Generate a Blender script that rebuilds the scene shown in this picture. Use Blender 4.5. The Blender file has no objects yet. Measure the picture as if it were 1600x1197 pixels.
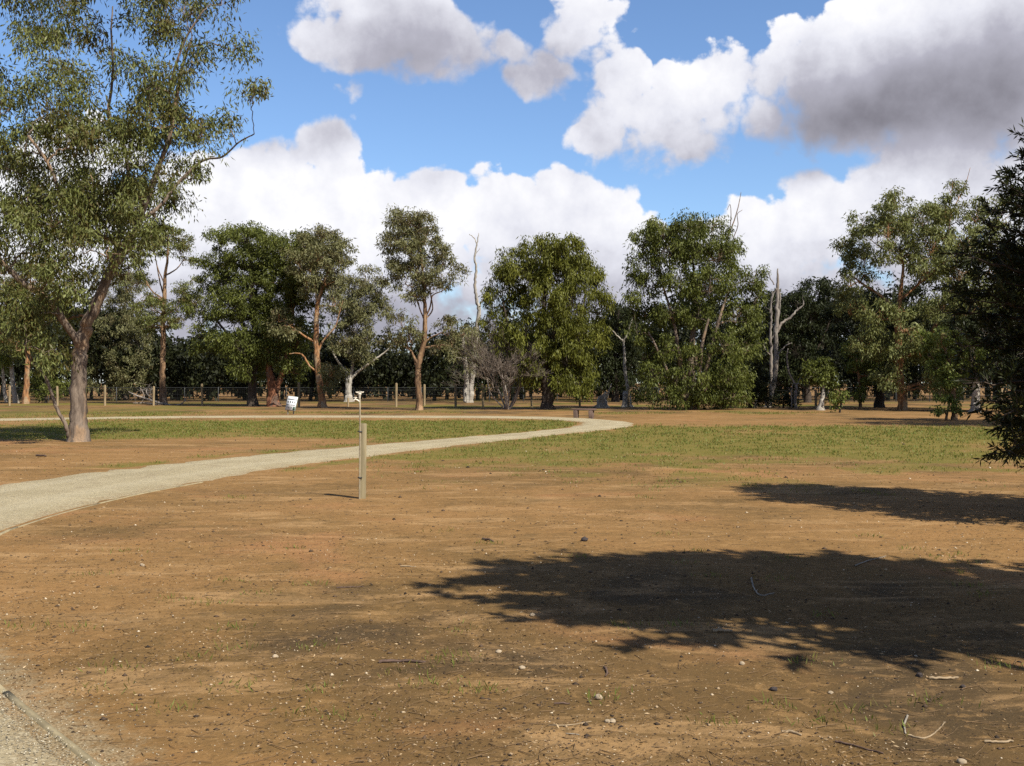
import bpy, math, random
import numpy as np
from mathutils import Vector

R = math.radians
SC = bpy.context.scene
COL = SC.collection
F = 1650.0          # focal length in pixels of the 1600 px wide photograph
CAMZ = 1.65
RNG = np.random.default_rng(7)

# ------------------------------------------------------------------ camera
cam = bpy.data.cameras.new('camera')
cam.sensor_width = 36.0
cam.lens = 36.0 * F / 1600.0
cam.clip_start = 0.1
cam.clip_end = 6000
camo = bpy.data.objects.new('camera', cam)
camo.location = (0, 0, CAMZ)
camo.rotation_euler = (R(90), 0, 0)
COL.objects.link(camo)
SC.camera = camo

# ------------------------------------------------------------------ sky, sun, exposure
SUN_EL = 47.0
SUN_AZ = 139.0       # clockwise from +Y
SKY_STRENGTH = 0.085
SUN_STRENGTH = 5.0
SC.view_settings.view_transform = 'Standard'
SC.view_settings.look = 'None'
SC.view_settings.exposure = 0.75
SC.view_settings.gamma = 1.0
SC.view_settings.use_curve_mapping = False
SC.cycles.max_bounces = 5
SC.cycles.diffuse_bounces = 3
SC.cycles.glossy_bounces = 2
SC.cycles.transmission_bounces = 3
SC.cycles.transparent_max_bounces = 6
SC.cycles.use_denoising = False
SC.cycles.sample_clamp_indirect = 4.0


class NT:
    """small helper for building node trees"""
    def __init__(s, tree):
        s.t = tree
        s.n = tree.nodes
        s.l = tree.links

    def new(s, typ, **kw):
        n = s.n.new(typ)
        for k, v in kw.items():
            setattr(n, k, v)
        return n

    def put(s, sock, v):
        if v is None:
            return
        if isinstance(v, bpy.types.NodeSocket):
            s.l.new(v, sock)
        else:
            sock.default_value = v

    def math(s, op, a, b=None, c=None, clamp=False):
        n = s.new('ShaderNodeMath', operation=op, use_clamp=clamp)
        s.put(n.inputs[0], a)
        s.put(n.inputs[1], b)
        s.put(n.inputs[2], c)
        return n.outputs[0]

    def vec(s, op, a, b=None, scale=None):
        n = s.new('ShaderNodeVectorMath', operation=op)
        s.put(n.inputs[0], a)
        if b is not None:
            s.put(n.inputs[1], b)
        if scale is not None:
            s.put(n.inputs['Scale'], scale)
        return n.outputs['Value'] if op in ('DOT_PRODUCT', 'LENGTH', 'DISTANCE') else n.outputs[0]

    def noise(s, v, scale, detail=4, rough=0.5, dist=0.0, color=False, lac=2.0):
        n = s.new('ShaderNodeTexNoise')
        s.put(n.inputs['Vector'], v)
        n.inputs['Scale'].default_value = scale
        n.inputs['Detail'].default_value = detail
        n.inputs['Roughness'].default_value = rough
        n.inputs['Lacunarity'].default_value = lac
        n.inputs['Distortion'].default_value = dist
        return n.outputs['Color'] if color else n.outputs['Fac']

    def voro(s, v, scale, detail=0, rough=0.5, feature='F1', out='Distance'):
        n = s.new('ShaderNodeTexVoronoi', feature=feature)
        s.put(n.inputs['Vector'], v)
        n.inputs['Scale'].default_value = scale
        if 'Detail' in n.inputs:
            n.inputs['Detail'].default_value = detail
            n.inputs['Roughness'].default_value = rough
        return n.outputs[out]

    def ramp(s, fac, lo, hi, a=0.0, b=1.0, smooth=True):
        n = s.new('ShaderNodeMapRange', interpolation_type='SMOOTHSTEP' if smooth else 'LINEAR')
        s.put(n.inputs['Value'], fac)
        n.inputs['From Min'].default_value = lo
        n.inputs['From Max'].default_value = hi
        n.inputs['To Min'].default_value = a
        n.inputs['To Max'].default_value = b
        return n.outputs[0]

    def mix(s, fac, a, b, blend='MIX'):
        n = s.new('ShaderNodeMix', data_type='RGBA', blend_type=blend)
        s.put(n.inputs[0], fac)
        for i, v in ((6, a), (7, b)):
            if isinstance(v, (tuple, list)) and len(v) == 3:
                v = (*v, 1)
            s.put(n.inputs[i], v)
        return n.outputs[2]


def azel(px, py):
    x = (px - 800) / F
    z = (598.5 - py) / F
    return math.degrees(math.atan(x)), math.degrees(math.atan(z / math.hypot(1, x)))


def make_world():
    w = bpy.data.worlds.new('World')
    SC.world = w
    w.use_nodes = True
    t = NT(w.node_tree)
    t.n.clear()
    out = t.new('ShaderNodeOutputWorld')
    bg = t.new('ShaderNodeBackground')
    bg.inputs['Strength'].default_value = SKY_STRENGTH
    t.l.new(bg.outputs[0], out.inputs[0])
    sky = t.new('ShaderNodeTexSky', sky_type='NISHITA')
    sky.sun_disc = False
    sky.sun_elevation = R(SUN_EL)
    sky.sun_rotation = R(SUN_AZ)
    sky.air_density = 1.0
    sky.dust_density = 0.3
    sky.ozone_density = 2.0
    tc = t.new('ShaderNodeTexCoord')
    d = t.vec('NORMALIZE', tc.outputs['Generated'])
    sep = t.new('ShaderNodeSeparateXYZ')
    t.l.new(d, sep.inputs[0])
    az = t.math('MULTIPLY', t.math('ARCTAN2', sep.outputs[0], sep.outputs[1]), 180 / math.pi)
    el = t.math('MULTIPLY', t.math('ARCSINE', sep.outputs[2]), 180 / math.pi)
    comb = t.new('ShaderNodeCombineXYZ')
    t.l.new(az, comb.inputs[0])
    t.l.new(el, comb.inputs[1])
    # the clouds' outlines are broken up by a warp of their own
    w1 = t.vec('SUBTRACT', t.noise(d, 9, 3, 0.55, color=True), (0.5, 0.5, 0.5))
    P = t.vec('ADD', comb.outputs[0], t.vec('MULTIPLY', w1, (5.0, 3.6, 0)))
    k = 57.3 / F

    def quad(b):
        a, e = azel(b[0], b[1])
        v = t.vec('MULTIPLY', t.vec('SUBTRACT', P, (a, e, 0)), (1 / (b[2] * k), 1 / (b[3] * k), 0))
        return t.vec('DOT_PRODUCT', v, v)
    # cumulus: px, py, rx, ry
    blobs = [
        (430, 330, 230, 125), (560, 380, 230, 130), (500, 235, 90, 50), (700, 380, 190, 115), (880, 370, 170, 105),
        (330, 400, 160, 120), (900, 300, 70, 42), (980, 390, 100, 90), (790, 330, 110, 60), (740, 450, 190, 90), (1120, 470, 150, 90), (1050, 430, 90, 90), (690, 285, 55, 32), (100, 380, 200, 170),
        (1170, 390, 130, 95), (1300, 350, 150, 95), (1420, 330, 180, 105), (1560, 320, 170, 120), (1270, 290, 70, 40),
        (570, 25, 135, 72), (690, 75, 130, 62), (640, 110, 90, 40), (620, 60, 150, 62, 1.5), (555, 160, 75, 36, 0.35), (575, 190, 50, 20, 0.25),
        (920, 45, 82, 52), (850, 105, 85, 45), (800, 70, 45, 30),
        (985, 120, 60, 52), (1120, 120, 74, 64), (1035, 185, 160, 80), (1060, 130, 60, 40), (950, 205, 70, 38), (1010, 45, 40, 26, 0.2),
        (1250, 120, 100, 80), (1200, 180, 60, 50), (1400, 60, 130, 110), (1450, 140, 270, 95, 1.2), (1570, 60, 150, 150), (1470, 110, 220, 110, 1.7), (1290, 190, 110, 52),
        (1240, 235, 80, 32, 0.35), (1480, 285, 120, 40),
        (300, 480, 330, 130), (620, 490, 300, 110), (930, 480, 260, 110), (1250, 470, 260, 110), (1500, 450, 260, 130), (-200, 420, 260, 200), (1800, 380, 260, 200),
    ]
    D = None
    for b in blobs:
        f = t.math('SUBTRACT', b[4] if len(b) > 4 else 1.0, quad(b))
        D = f if D is None else t.math('MAXIMUM', D, f)
    # added unseen cumulus all round and overhead, denser and greyer to mute blue ambient
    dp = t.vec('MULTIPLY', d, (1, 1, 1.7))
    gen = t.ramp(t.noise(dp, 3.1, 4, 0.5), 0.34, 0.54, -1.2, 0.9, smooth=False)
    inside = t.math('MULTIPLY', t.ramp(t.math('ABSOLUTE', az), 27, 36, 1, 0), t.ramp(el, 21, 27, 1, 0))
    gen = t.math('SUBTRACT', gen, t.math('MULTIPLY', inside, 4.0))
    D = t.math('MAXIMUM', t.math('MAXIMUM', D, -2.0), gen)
    n1 = t.noise(d, 15, 10, 0.60)
    vb = t.voro(t.vec('ADD', d, t.vec('MULTIPLY', w1, (0.05, 0.05, 0.05))), 24, 3, 0.5)
    fl = t.math('ADD', t.math('MULTIPLY', t.math('SUBTRACT', n1, 0.5), 1.9), t.math('MULTIPLY', t.math('SUBTRACT', 0.58, vb), 0.75))
    Dn = t.math('ADD', t.math('ADD', D, fl), 0.16)
    # soft edged lower sides, crisp heads
    shade_b = [
        (640, 75, 190, 75, 0.55), (620, 135, 120, 45, 0.40), (860, 115, 100, 55, 0.42), (920, 60, 70, 40, 0.14),
        (1450, 155, 260, 75, 0.80), (1580, 110, 150, 90, 0.42), (1310, 200, 120, 50, 0.40),
        (1040, 245, 150, 42, 0.40), (1000, 175, 60, 30, 0.10),
        (430, 222, 120, 36, 0.34), (520, 215, 50, 36, 0.22), (690, 270, 46, 34, 0.30),
        (640, 490, 200, 70, 0.60), (860, 350, 120, 50, 0.06), (980, 455, 160, 70, 0.40), (320, 480, 180, 70, 0.45),
        (1270, 450, 220, 50, 0.34), (1240, 340, 70, 70, 0.06), (1430, 330, 80, 70, 0.12), (1240, 240, 60, 26, 0.35),
        (1520, 290, 40, 40, 0.18), (1340, 395, 100, 50, 0.14), (1550, 430, 140, 80, 0.25), (800, 570, 1100, 70, 0.40),
    ]
    S = None
    for b in shade_b:
        g = t.math('MULTIPLY', t.math('EXPONENT', t.math('MULTIPLY', quad(b), -0.9)), b[4])
        S = g if S is None else t.math('ADD', S, g)
    genS = t.math('MULTIPLY', t.ramp(gen, -0.3, 0.5), t.ramp(el, 3, 30, 0.35, 1.25))  # unseen overhead cloud greyed with height, keeping shadows dim and neutral
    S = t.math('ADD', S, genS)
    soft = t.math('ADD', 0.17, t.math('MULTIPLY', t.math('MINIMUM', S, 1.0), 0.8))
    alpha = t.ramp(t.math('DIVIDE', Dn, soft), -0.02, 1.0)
    d2 = t.vec('ADD', d, (0.010, 0.0, 0.012))
    n2 = t.noise(d2, 15, 8, 0.56)
    relief = t.math('MULTIPLY', t.math('SUBTRACT', n1, n2), 0.6)
    big = t.math('MULTIPLY', t.math('SUBTRACT', t.noise(d, 11, 5, 0.55), 0.5), 0.5)
    S2 = t.math('ADD', t.math('MULTIPLY', S, 0.72), t.math('ADD', t.math('MULTIPLY', big, -0.65), 0.05))
    S2 = t.math('SUBTRACT', S2, relief)
    rampn = t.new('ShaderNodeValToRGB')
    cr = rampn.color_ramp
    cr.elements[0].position = 0.0
    cr.elements[0].color = (0.62, 0.62, 0.635, 1)
    cr.elements[1].position = 1.0
    cr.elements[1].color = (0.128, 0.124, 0.146, 1)
    e = cr.elements.new(0.22)
    e.color = (0.49, 0.495, 0.54, 1)
    e = cr.elements.new(0.5)
    e.color = (0.285, 0.283, 0.33, 1)
    t.l.new(S2, rampn.inputs[0])
    cloud = t.vec('SCALE', rampn.outputs[0], scale=1.0 / SKY_STRENGTH)
    # the clear air is a deeper blue than the bare model gives
    blue = t.mix(1.0, sky.outputs[0], (0.84, 0.96, 1.12), 'MULTIPLY')
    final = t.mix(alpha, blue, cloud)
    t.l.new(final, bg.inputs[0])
    w.cycles.sampling_method = 'MANUAL'
    w.cycles.sample_map_resolution = 512


make_world()
sl = bpy.data.lights.new('sun', 'SUN')
sl.energy = SUN_STRENGTH
sl.angle = R(0.55)
sl.color = (1.0, 0.95, 0.84)
so = bpy.data.objects.new('sun', sl)
ldir = Vector((-math.sin(R(SUN_AZ)) * math.cos(R(SUN_EL)), -math.cos(R(SUN_AZ)) * math.cos(R(SUN_EL)), -math.sin(R(SUN_EL))))
so.rotation_euler = ldir.to_track_quat('-Z', 'Y').to_euler()
so.location = (30, -30, 40)
COL.objects.link(so)


# ------------------------------------------------------------------ helpers
def PT(px, py, Y):
    return np.array([(px - 800) * Y / F, Y, CAMZ - (py - 598.5) * Y / F])


def depth_of(py):
    return CAMZ * F / (py - 598.5)


_lat = np.random.default_rng(99).random((256, 256))


def vnoise(x, y):
    x = np.asarray(x, float)
    y = np.asarray(y, float)
    xi = np.floor(x).astype(int)
    yi = np.floor(y).astype(int)
    fx = x - xi
    fy = y - yi
    fx = fx * fx * (3 - 2 * fx)
    fy = fy * fy * (3 - 2 * fy)
    a = _lat[xi & 255, yi & 255]
    b = _lat[(xi + 1) & 255, yi & 255]
    c = _lat[xi & 255, (yi + 1) & 255]
    e = _lat[(xi + 1) & 255, (yi + 1) & 255]
    return (a * (1 - fx) + b * fx) * (1 - fy) + (c * (1 - fx) + e * fx) * fy


def fbm(x, y, s, o=4):
    v = 0
    amp = 0.5
    for i in range(o):
        v = v + amp * vnoise(np.asarray(x) * s + 17.3 * i, np.asarray(y) * s - 9.1 * i)
        s *= 2.03
        amp *= 0.5
    return v / (1 - 0.5 ** o)


def sst(a, b, x):
    t = np.clip((np.asarray(x) - a) / (b - a), 0, 1)
    return t * t * (3 - 2 * t)


class Geo:
    def __init__(s):
        s.v = []
        s.f = []
        s.t = []
        s.n = 0

    def add(s, V, faces, tint=None):
        """faces: int array (m,3) or (m,4)"""
        V = np.asarray(V, float).reshape(-1, 3)
        faces = np.asarray(faces, int)
        s.v.append(V)
        s.f.append(faces + s.n)
        s.t.append(np.full(len(faces), 0.5) if tint is None else np.asarray(tint, float))
        s.n += len(V)

    def tube(s, pts, rad, sides=6, wob=0.0, tint=None, cap=True):
        pts = np.asarray(pts, float)
        rad = np.asarray(rad, float)
        n = len(pts)
        tg = np.gradient(pts, axis=0)
        tg /= np.linalg.norm(tg, axis=1)[:, None] + 1e-9
        u = np.cross(tg[0], [0.13, 1, 0.31])
        if np.linalg.norm(u) < 1e-3:
            u = np.cross(tg[0], [1, 0, 0])
        ang = np.arange(sides) * 2 * math.pi / sides
        rings = []
        lob = 1 + wob * RNG.normal(size=sides)
        for i in range(n):
            u = u - tg[i] * np.dot(u, tg[i])
            u /= np.linalg.norm(u) + 1e-9
            w = np.cross(tg[i], u)
            rr = rad[i] * (lob + wob * 0.5 * RNG.normal(size=sides)) if wob else rad[i]
            rings.append(pts[i] + (np.cos(ang) * rr)[:, None] * u + (np.sin(ang) * rr)[:, None] * w)
        V = np.concatenate(rings)
        i = np.arange(n - 1)[:, None] * sides
        j = np.arange(sides)[None, :]
        j2 = (j + 1) % sides
        fc = np.stack([i + j, i + j2, i + sides + j2, i + sides + j], -1).reshape(-1, 4)
        s.add(V, fc, None if tint is None else np.full(len(fc), tint))
        if cap:
            b = s.n
            s.v.append(np.array([pts[-1] + tg[-1] * rad[-1] * 0.6]))
            s.n += 1
            k0 = b - sides
            fc = np.stack([k0 + np.arange(sides), k0 + (np.arange(sides) + 1) % sides, np.full(sides, b)], -1)
            s.f.append(fc)
            s.t.append(np.full(sides, 0.5 if tint is None else tint))

    def twigs(s, A, M, B, ra, rb):
        """many thin three sided twigs at once, A-M-B"""
        A, M, B = (np.asarray(q, float) for q in (A, M, B))
        n = len(A)
        if n == 0:
            return
        ra = np.broadcast_to(ra, n)
        rb = np.broadcast_to(rb, n)
        d = B - A
        d /= np.linalg.norm(d, axis=1)[:, None] + 1e-9
        u = np.cross(d, [0.2, 0.97, 0.1])
        u /= np.linalg.norm(u, axis=1)[:, None] + 1e-9
        w = np.cross(d, u)
        rings = []
        for P_, r in ((A, ra), (M, (ra + rb) / 2), (B, rb)):
            for a in (0, 2.094, 4.189):
                rings.append(P_ + u * (math.cos(a) * r)[:, None] + w * (math.sin(a) * r)[:, None])
        V = np.stack(rings, 1).reshape(-1, 3)
        base = np.arange(n)[:, None] * 9
        fs = []
        for lv in (0, 3):
            for j in range(3):
                k = (j + 1) % 3
                fs.append([lv + j, lv + k, lv + 3 + k, lv + 3 + j])
        fc = (base[:, None, :] + np.array(fs)[None, :, :]).reshape(-1, 4)
        s.add(V, fc)

    def leaves(s, C, D, L, W, tint, fold=0.0):
        """rhombic leaves: centre of the base C, axis D, length L, width W"""
        n = len(C)
        if n == 0:
            return
        D = D / (np.linalg.norm(D, axis=1)[:, None] + 1e-9)
        r = RNG.normal(size=(n, 3))
        S = np.cross(D, r)
        S /= np.linalg.norm(S, axis=1)[:, None] + 1e-9
        L = np.broadcast_to(L, n)[:, None]
        W = np.broadcast_to(W, n)[:, None]
        mid = C + D * L * 0.45
        nn = np.cross(D, S) * (L * fold)
        V = np.stack([C, mid + S * W * 0.5 + nn, C + D * L, mid - S * W * 0.5 + nn], 1).reshape(-1, 3)
        fc = np.arange(n * 4).reshape(n, 4)
        s.add(V, fc, tint)

    def mesh(s, name, origin=(0, 0, 0), smooth=False, tint=True):
        me = bpy.data.meshes.new(name)
        V = np.concatenate(s.v) - np.asarray(origin, float)
        tot = np.concatenate([np.full(len(f), f.shape[1]) for f in s.f])
        idx = np.concatenate([f.ravel() for f in s.f])
        start = np.concatenate([[0], np.cumsum(tot)[:-1]])
        me.vertices.add(len(V))
        me.vertices.foreach_set('co', V.ravel())
        me.loops.add(len(idx))
        me.loops.foreach_set('vertex_index', idx.astype(np.int32))
        me.polygons.add(len(tot))
        me.polygons.foreach_set('loop_start', start.astype(np.int32))
        me.polygons.foreach_set('loop_total', tot.astype(np.int32))
        if smooth:
            me.polygons.foreach_set('use_smooth', np.ones(len(tot), bool))
        me.update(calc_edges=True)
        if tint:
            at = me.attributes.new('tint', 'FLOAT', 'FACE')
            at.data.foreach_set('value', np.concatenate(s.t).astype(np.float32))
        return me

    def obj(s, name, mat, parent=None, origin=(0, 0, 0), smooth=False, tint=True):
        o = bpy.data.objects.new(name, s.mesh(name, origin, smooth, tint))
        o.data.materials.append(mat)
        COL.objects.link(o)
        if parent is not None:
            o.parent = parent
        return o


def box(g, c, h, rot=None, taper=1.0, tint=None):
    """box with centre c and half sizes h; taper scales the top"""
    V = []
    for z in (-1, 1):
        k = taper if z > 0 else 1.0
        for x, y in ((-1, -1), (1, -1), (1, 1), (-1, 1)):
            V.append((x * h[0] * k, y * h[1] * k, z * h[2]))
    V = np.array(V)
    if rot is not None:
        V = V @ np.asarray(rot).T
    fc = [(3, 2, 1, 0), (4, 5, 6, 7), (0, 1, 5, 4), (1, 2, 6, 5), (2, 3, 7, 6), (3, 0, 4, 7)]
    g.add(V + np.asarray(c), fc, None if tint is None else [tint] * 6)


def bevel(o, w, seg=2):
    m = o.modifiers.new('bevel', 'BEVEL')
    m.width = w
    m.segments = seg
    return o


def rotz(a):
    c, s_ = math.cos(a), math.sin(a)
    return np.array([[c, -s_, 0], [s_, c, 0], [0, 0, 1]])


def rotx(a):
    c, s_ = math.cos(a), math.sin(a)
    return np.array([[1, 0, 0], [0, c, -s_], [0, s_, c]])


def roty(a):
    c, s_ = math.cos(a), math.sin(a)
    return np.array([[c, 0, s_], [0, 1, 0], [-s_, 0, c]])


def tag(o, label=None, cat=None, group=None, kind=None):
    if label:
        o['label'] = label
    if cat:
        o['category'] = cat
    if group:
        o['group'] = group
    if kind:
        o['kind'] = kind
    return o


def thing(name, label, cat, loc, group=None):
    o = bpy.data.objects.new(name, None)
    o.empty_display_size = 0.3
    o.location = tuple(loc)
    COL.objects.link(o)
    return tag(o, label, cat, group)


def spline(P, n=8):
    """Catmull-Rom through the rows of P"""
    P = np.asarray(P, float)
    Q = np.vstack([2 * P[0] - P[1], P, 2 * P[-1] - P[-2]])
    out = []
    for i in range(1, len(Q) - 2):
        t = np.linspace(0, 1, n, endpoint=False)[:, None]
        a, b, c, d = Q[i - 1], Q[i], Q[i + 1], Q[i + 2]
        out.append(0.5 * (2 * b + (c - a) * t + (2 * a - 5 * b + 4 * c - d) * t ** 2 + (3 * b - a - 3 * c + d) * t ** 3))
    out.append(P[-1:])
    return np.vstack(out)


# ------------------------------------------------------------------ materials
def new_mat(name):
    m = bpy.data.materials.new(name)
    m.use_nodes = True
    t = NT(m.node_tree)
    t.n.clear()
    out = t.new('ShaderNodeOutputMaterial')
    return m, t, out


def principled(t, out, col, rough=0.8, spec=0.3, normal=None, metal=0.0):
    p = t.new('ShaderNodeBsdfPrincipled')
    t.put(p.inputs['Base Color'], (*col, 1) if isinstance(col, tuple) and len(col) == 3 else col)
    t.put(p.inputs['Roughness'], rough)
    p.inputs['Specular IOR Level'].default_value = spec
    p.inputs['Metallic'].default_value = metal
    if normal is not None:
        t.l.new(normal, p.inputs['Normal'])
    t.l.new(p.outputs[0], out.inputs[0])
    return p


def bump(t, h, strength=0.5, dist=0.02):
    b = t.new('ShaderNodeBump')
    b.inputs['Strength'].default_value = strength
    b.inputs['Distance'].default_value = dist
    t.l.new(h, b.inputs['Height'])
    return b.outputs[0]


def leaf_mat(name, dark, mid, light, spec=0.16, trans=0.20):
    m, t, out = new_mat(name)
    at = t.new('ShaderNodeAttribute', attribute_name='tint')
    r = t.new('ShaderNodeValToRGB')
    cr = r.color_ramp
    cr.elements[0].position = 0.0
    cr.elements[0].color = (*dark, 1)
    cr.elements[1].position = 1.0
    cr.elements[1].color = (*light, 1)
    e = cr.elements.new(0.5)
    e.color = (*mid, 1)
    t.l.new(at.outputs['Fac'], r.inputs[0])
    p = t.new('ShaderNodeBsdfPrincipled')
    t.l.new(r.outputs[0], p.inputs['Base Color'])
    p.inputs['Roughness'].default_value = 0.5
    p.inputs['Specular IOR Level'].default_value = spec
    tr = t.new('ShaderNodeBsdfTranslucent')
    t.l.new(t.mix(1.0, r.outputs[0], (1.15, 1.25, 0.6), 'MULTIPLY'), tr.inputs[0])
    mx = t.new('ShaderNodeMixShader')
    mx.inputs[0].default_value = trans
    t.l.new(p.outputs[0], mx.inputs[1])
    t.l.new(tr.outputs[0], mx.inputs[2])
    t.l.new(mx.outputs[0], out.inputs[0])
    return m


def bark_mat(name, a, b, c=None, scale=3.0, strength=0.8):
    """bark in long vertical flakes: a dark, b main, c patches"""
    m, t, out = new_mat(name)
    tc = t.new('ShaderNodeTexCoord')
    mp = t.vec('MULTIPLY', tc.outputs['Object'], (1, 1, 0.22))
    n = t.noise(mp, scale * 3, 6, 0.65, 0.4)
    fine = t.noise(mp, scale * 14, 4, 0.6)
    col = t.mix(t.ramp(n, 0.36, 0.6), a, b)
    if c is not None:
        n2 = t.noise(t.vec('MULTIPLY', tc.outputs['Object'], (1, 1, 0.45)), scale * 0.9, 5, 0.62)
        col = t.mix(t.ramp(n2, 0.50, 0.60), col, c)
    col = t.mix(t.math('MULTIPLY', t.ramp(fine, 0.35, 0.62, 1, 0), 0.45), col, tuple(q * 0.45 for q in b))
    h = t.math('ADD', n, t.math('MULTIPLY', fine, 0.4))
    principled(t, out, col, 0.85, 0.2, bump(t, h, strength, 0.03))
    return m


def plain(name, col, rough=0.8, spec=0.3, var=0.25, scale=8.0, metal=0.0, stretch=(1, 1, 1), bmp=0.0):
    m, t, out = new_mat(name)
    tc = t.new('ShaderNodeTexCoord')
    n = t.noise(t.vec('MULTIPLY', tc.outputs['Object'], stretch), scale, 5, 0.62)
    c = t.mix(t.ramp(n, 0.3, 0.7), tuple(q * (1 - var) for q in col), tuple(min(1, q * (1 + var)) for q in col))
    principled(t, out, c, rough, spec, bump(t, n, bmp, 0.01) if bmp else None, metal)
    return m


def tint_mat(name, stops, rough=0.85, spec=0.2, trans=0.0):
    m, t, out = new_mat(name)
    at = t.new('ShaderNodeAttribute', attribute_name='tint')
    r = t.new('ShaderNodeValToRGB')
    cr = r.color_ramp
    cr.elements[0].position = stops[0][0]
    cr.elements[0].color = (*stops[0][1], 1)
    cr.elements[1].position = stops[-1][0]
    cr.elements[1].color = (*stops[-1][1], 1)
    for p_, c_ in stops[1:-1]:
        e = cr.elements.new(p_)
        e.color = (*c_, 1)
    t.l.new(at.outputs['Fac'], r.inputs[0])
    principled(t, out, r.outputs[0], rough, spec)
    return m


M = {}
M['leaf_olive'] = leaf_mat('leaf_olive', (0.086, 0.066, 0.022), (0.094, 0.106, 0.028), (0.17, 0.182, 0.064))
M['leaf_grey'] = leaf_mat('leaf_grey', (0.086, 0.068, 0.032), (0.122, 0.12, 0.048), (0.19, 0.185, 0.09))
M['leaf_green'] = leaf_mat('leaf_green', (0.048, 0.054, 0.012), (0.082, 0.094, 0.019), (0.138, 0.15, 0.036))
M['leaf_yellow'] = leaf_mat('leaf_yellow', (0.062, 0.064, 0.01), (0.102, 0.108, 0.017), (0.165, 0.165, 0.03))
M['leaf_fresh'] = leaf_mat('leaf_fresh', (0.066, 0.076, 0.016), (0.115, 0.138, 0.028), (0.18, 0.2, 0.05))
M['leaf_pale'] = leaf_mat('leaf_pale', (0.095, 0.092, 0.028), (0.138, 0.15, 0.048), (0.2, 0.21, 0.085))
M['leaf_dark'] = leaf_mat('leaf_dark', (0.012, 0.014, 0.005), (0.021, 0.026, 0.009), (0.042, 0.05, 0.017), 0.12, 0.12)
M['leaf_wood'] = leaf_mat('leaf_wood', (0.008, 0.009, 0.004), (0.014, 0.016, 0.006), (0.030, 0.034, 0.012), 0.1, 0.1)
M['leaf_conifer'] = leaf_mat('leaf_conifer', (0.014, 0.015, 0.005), (0.024, 0.028, 0.009), (0.05, 0.058, 0.018), 0.12, 0.15)
M['bark_grey'] = bark_mat('bark_grey', (0.075, 0.055, 0.042), (0.185, 0.142, 0.108), (0.25, 0.165, 0.10), 2.2)
M['bark_dark'] = bark_mat('bark_dark', (0.030, 0.024, 0.019), (0.075, 0.056, 0.042), None, 3)
M['bark_orange'] = bark_mat('bark_orange', (0.085, 0.042, 0.022), (0.35, 0.175, 0.075), (0.30, 0.215, 0.13), 2.5)
M['bark_red'] = bark_mat('bark_red', (0.07, 0.032, 0.020), (0.26, 0.11, 0.055), (0.085, 0.062, 0.048), 2.2)
M['bark_brown'] = bark_mat('bark_brown', (0.055, 0.034, 0.022), (0.20, 0.118, 0.062), (0.31, 0.195, 0.11), 2.5)
M['bark_white'] = bark_mat('bark_white', (0.19, 0.17, 0.145), (0.42, 0.38, 0.32), (0.28, 0.24, 0.19), 2.0, 0.5)
M['bark_dead'] = bark_mat('bark_dead', (0.13, 0.11, 0.098), (0.29, 0.255, 0.22), (0.21, 0.17, 0.14), 2.5)
M['twig_brown'] = plain('twig_brown', (0.205, 0.165, 0.132), 0.9, 0.1)


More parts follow.
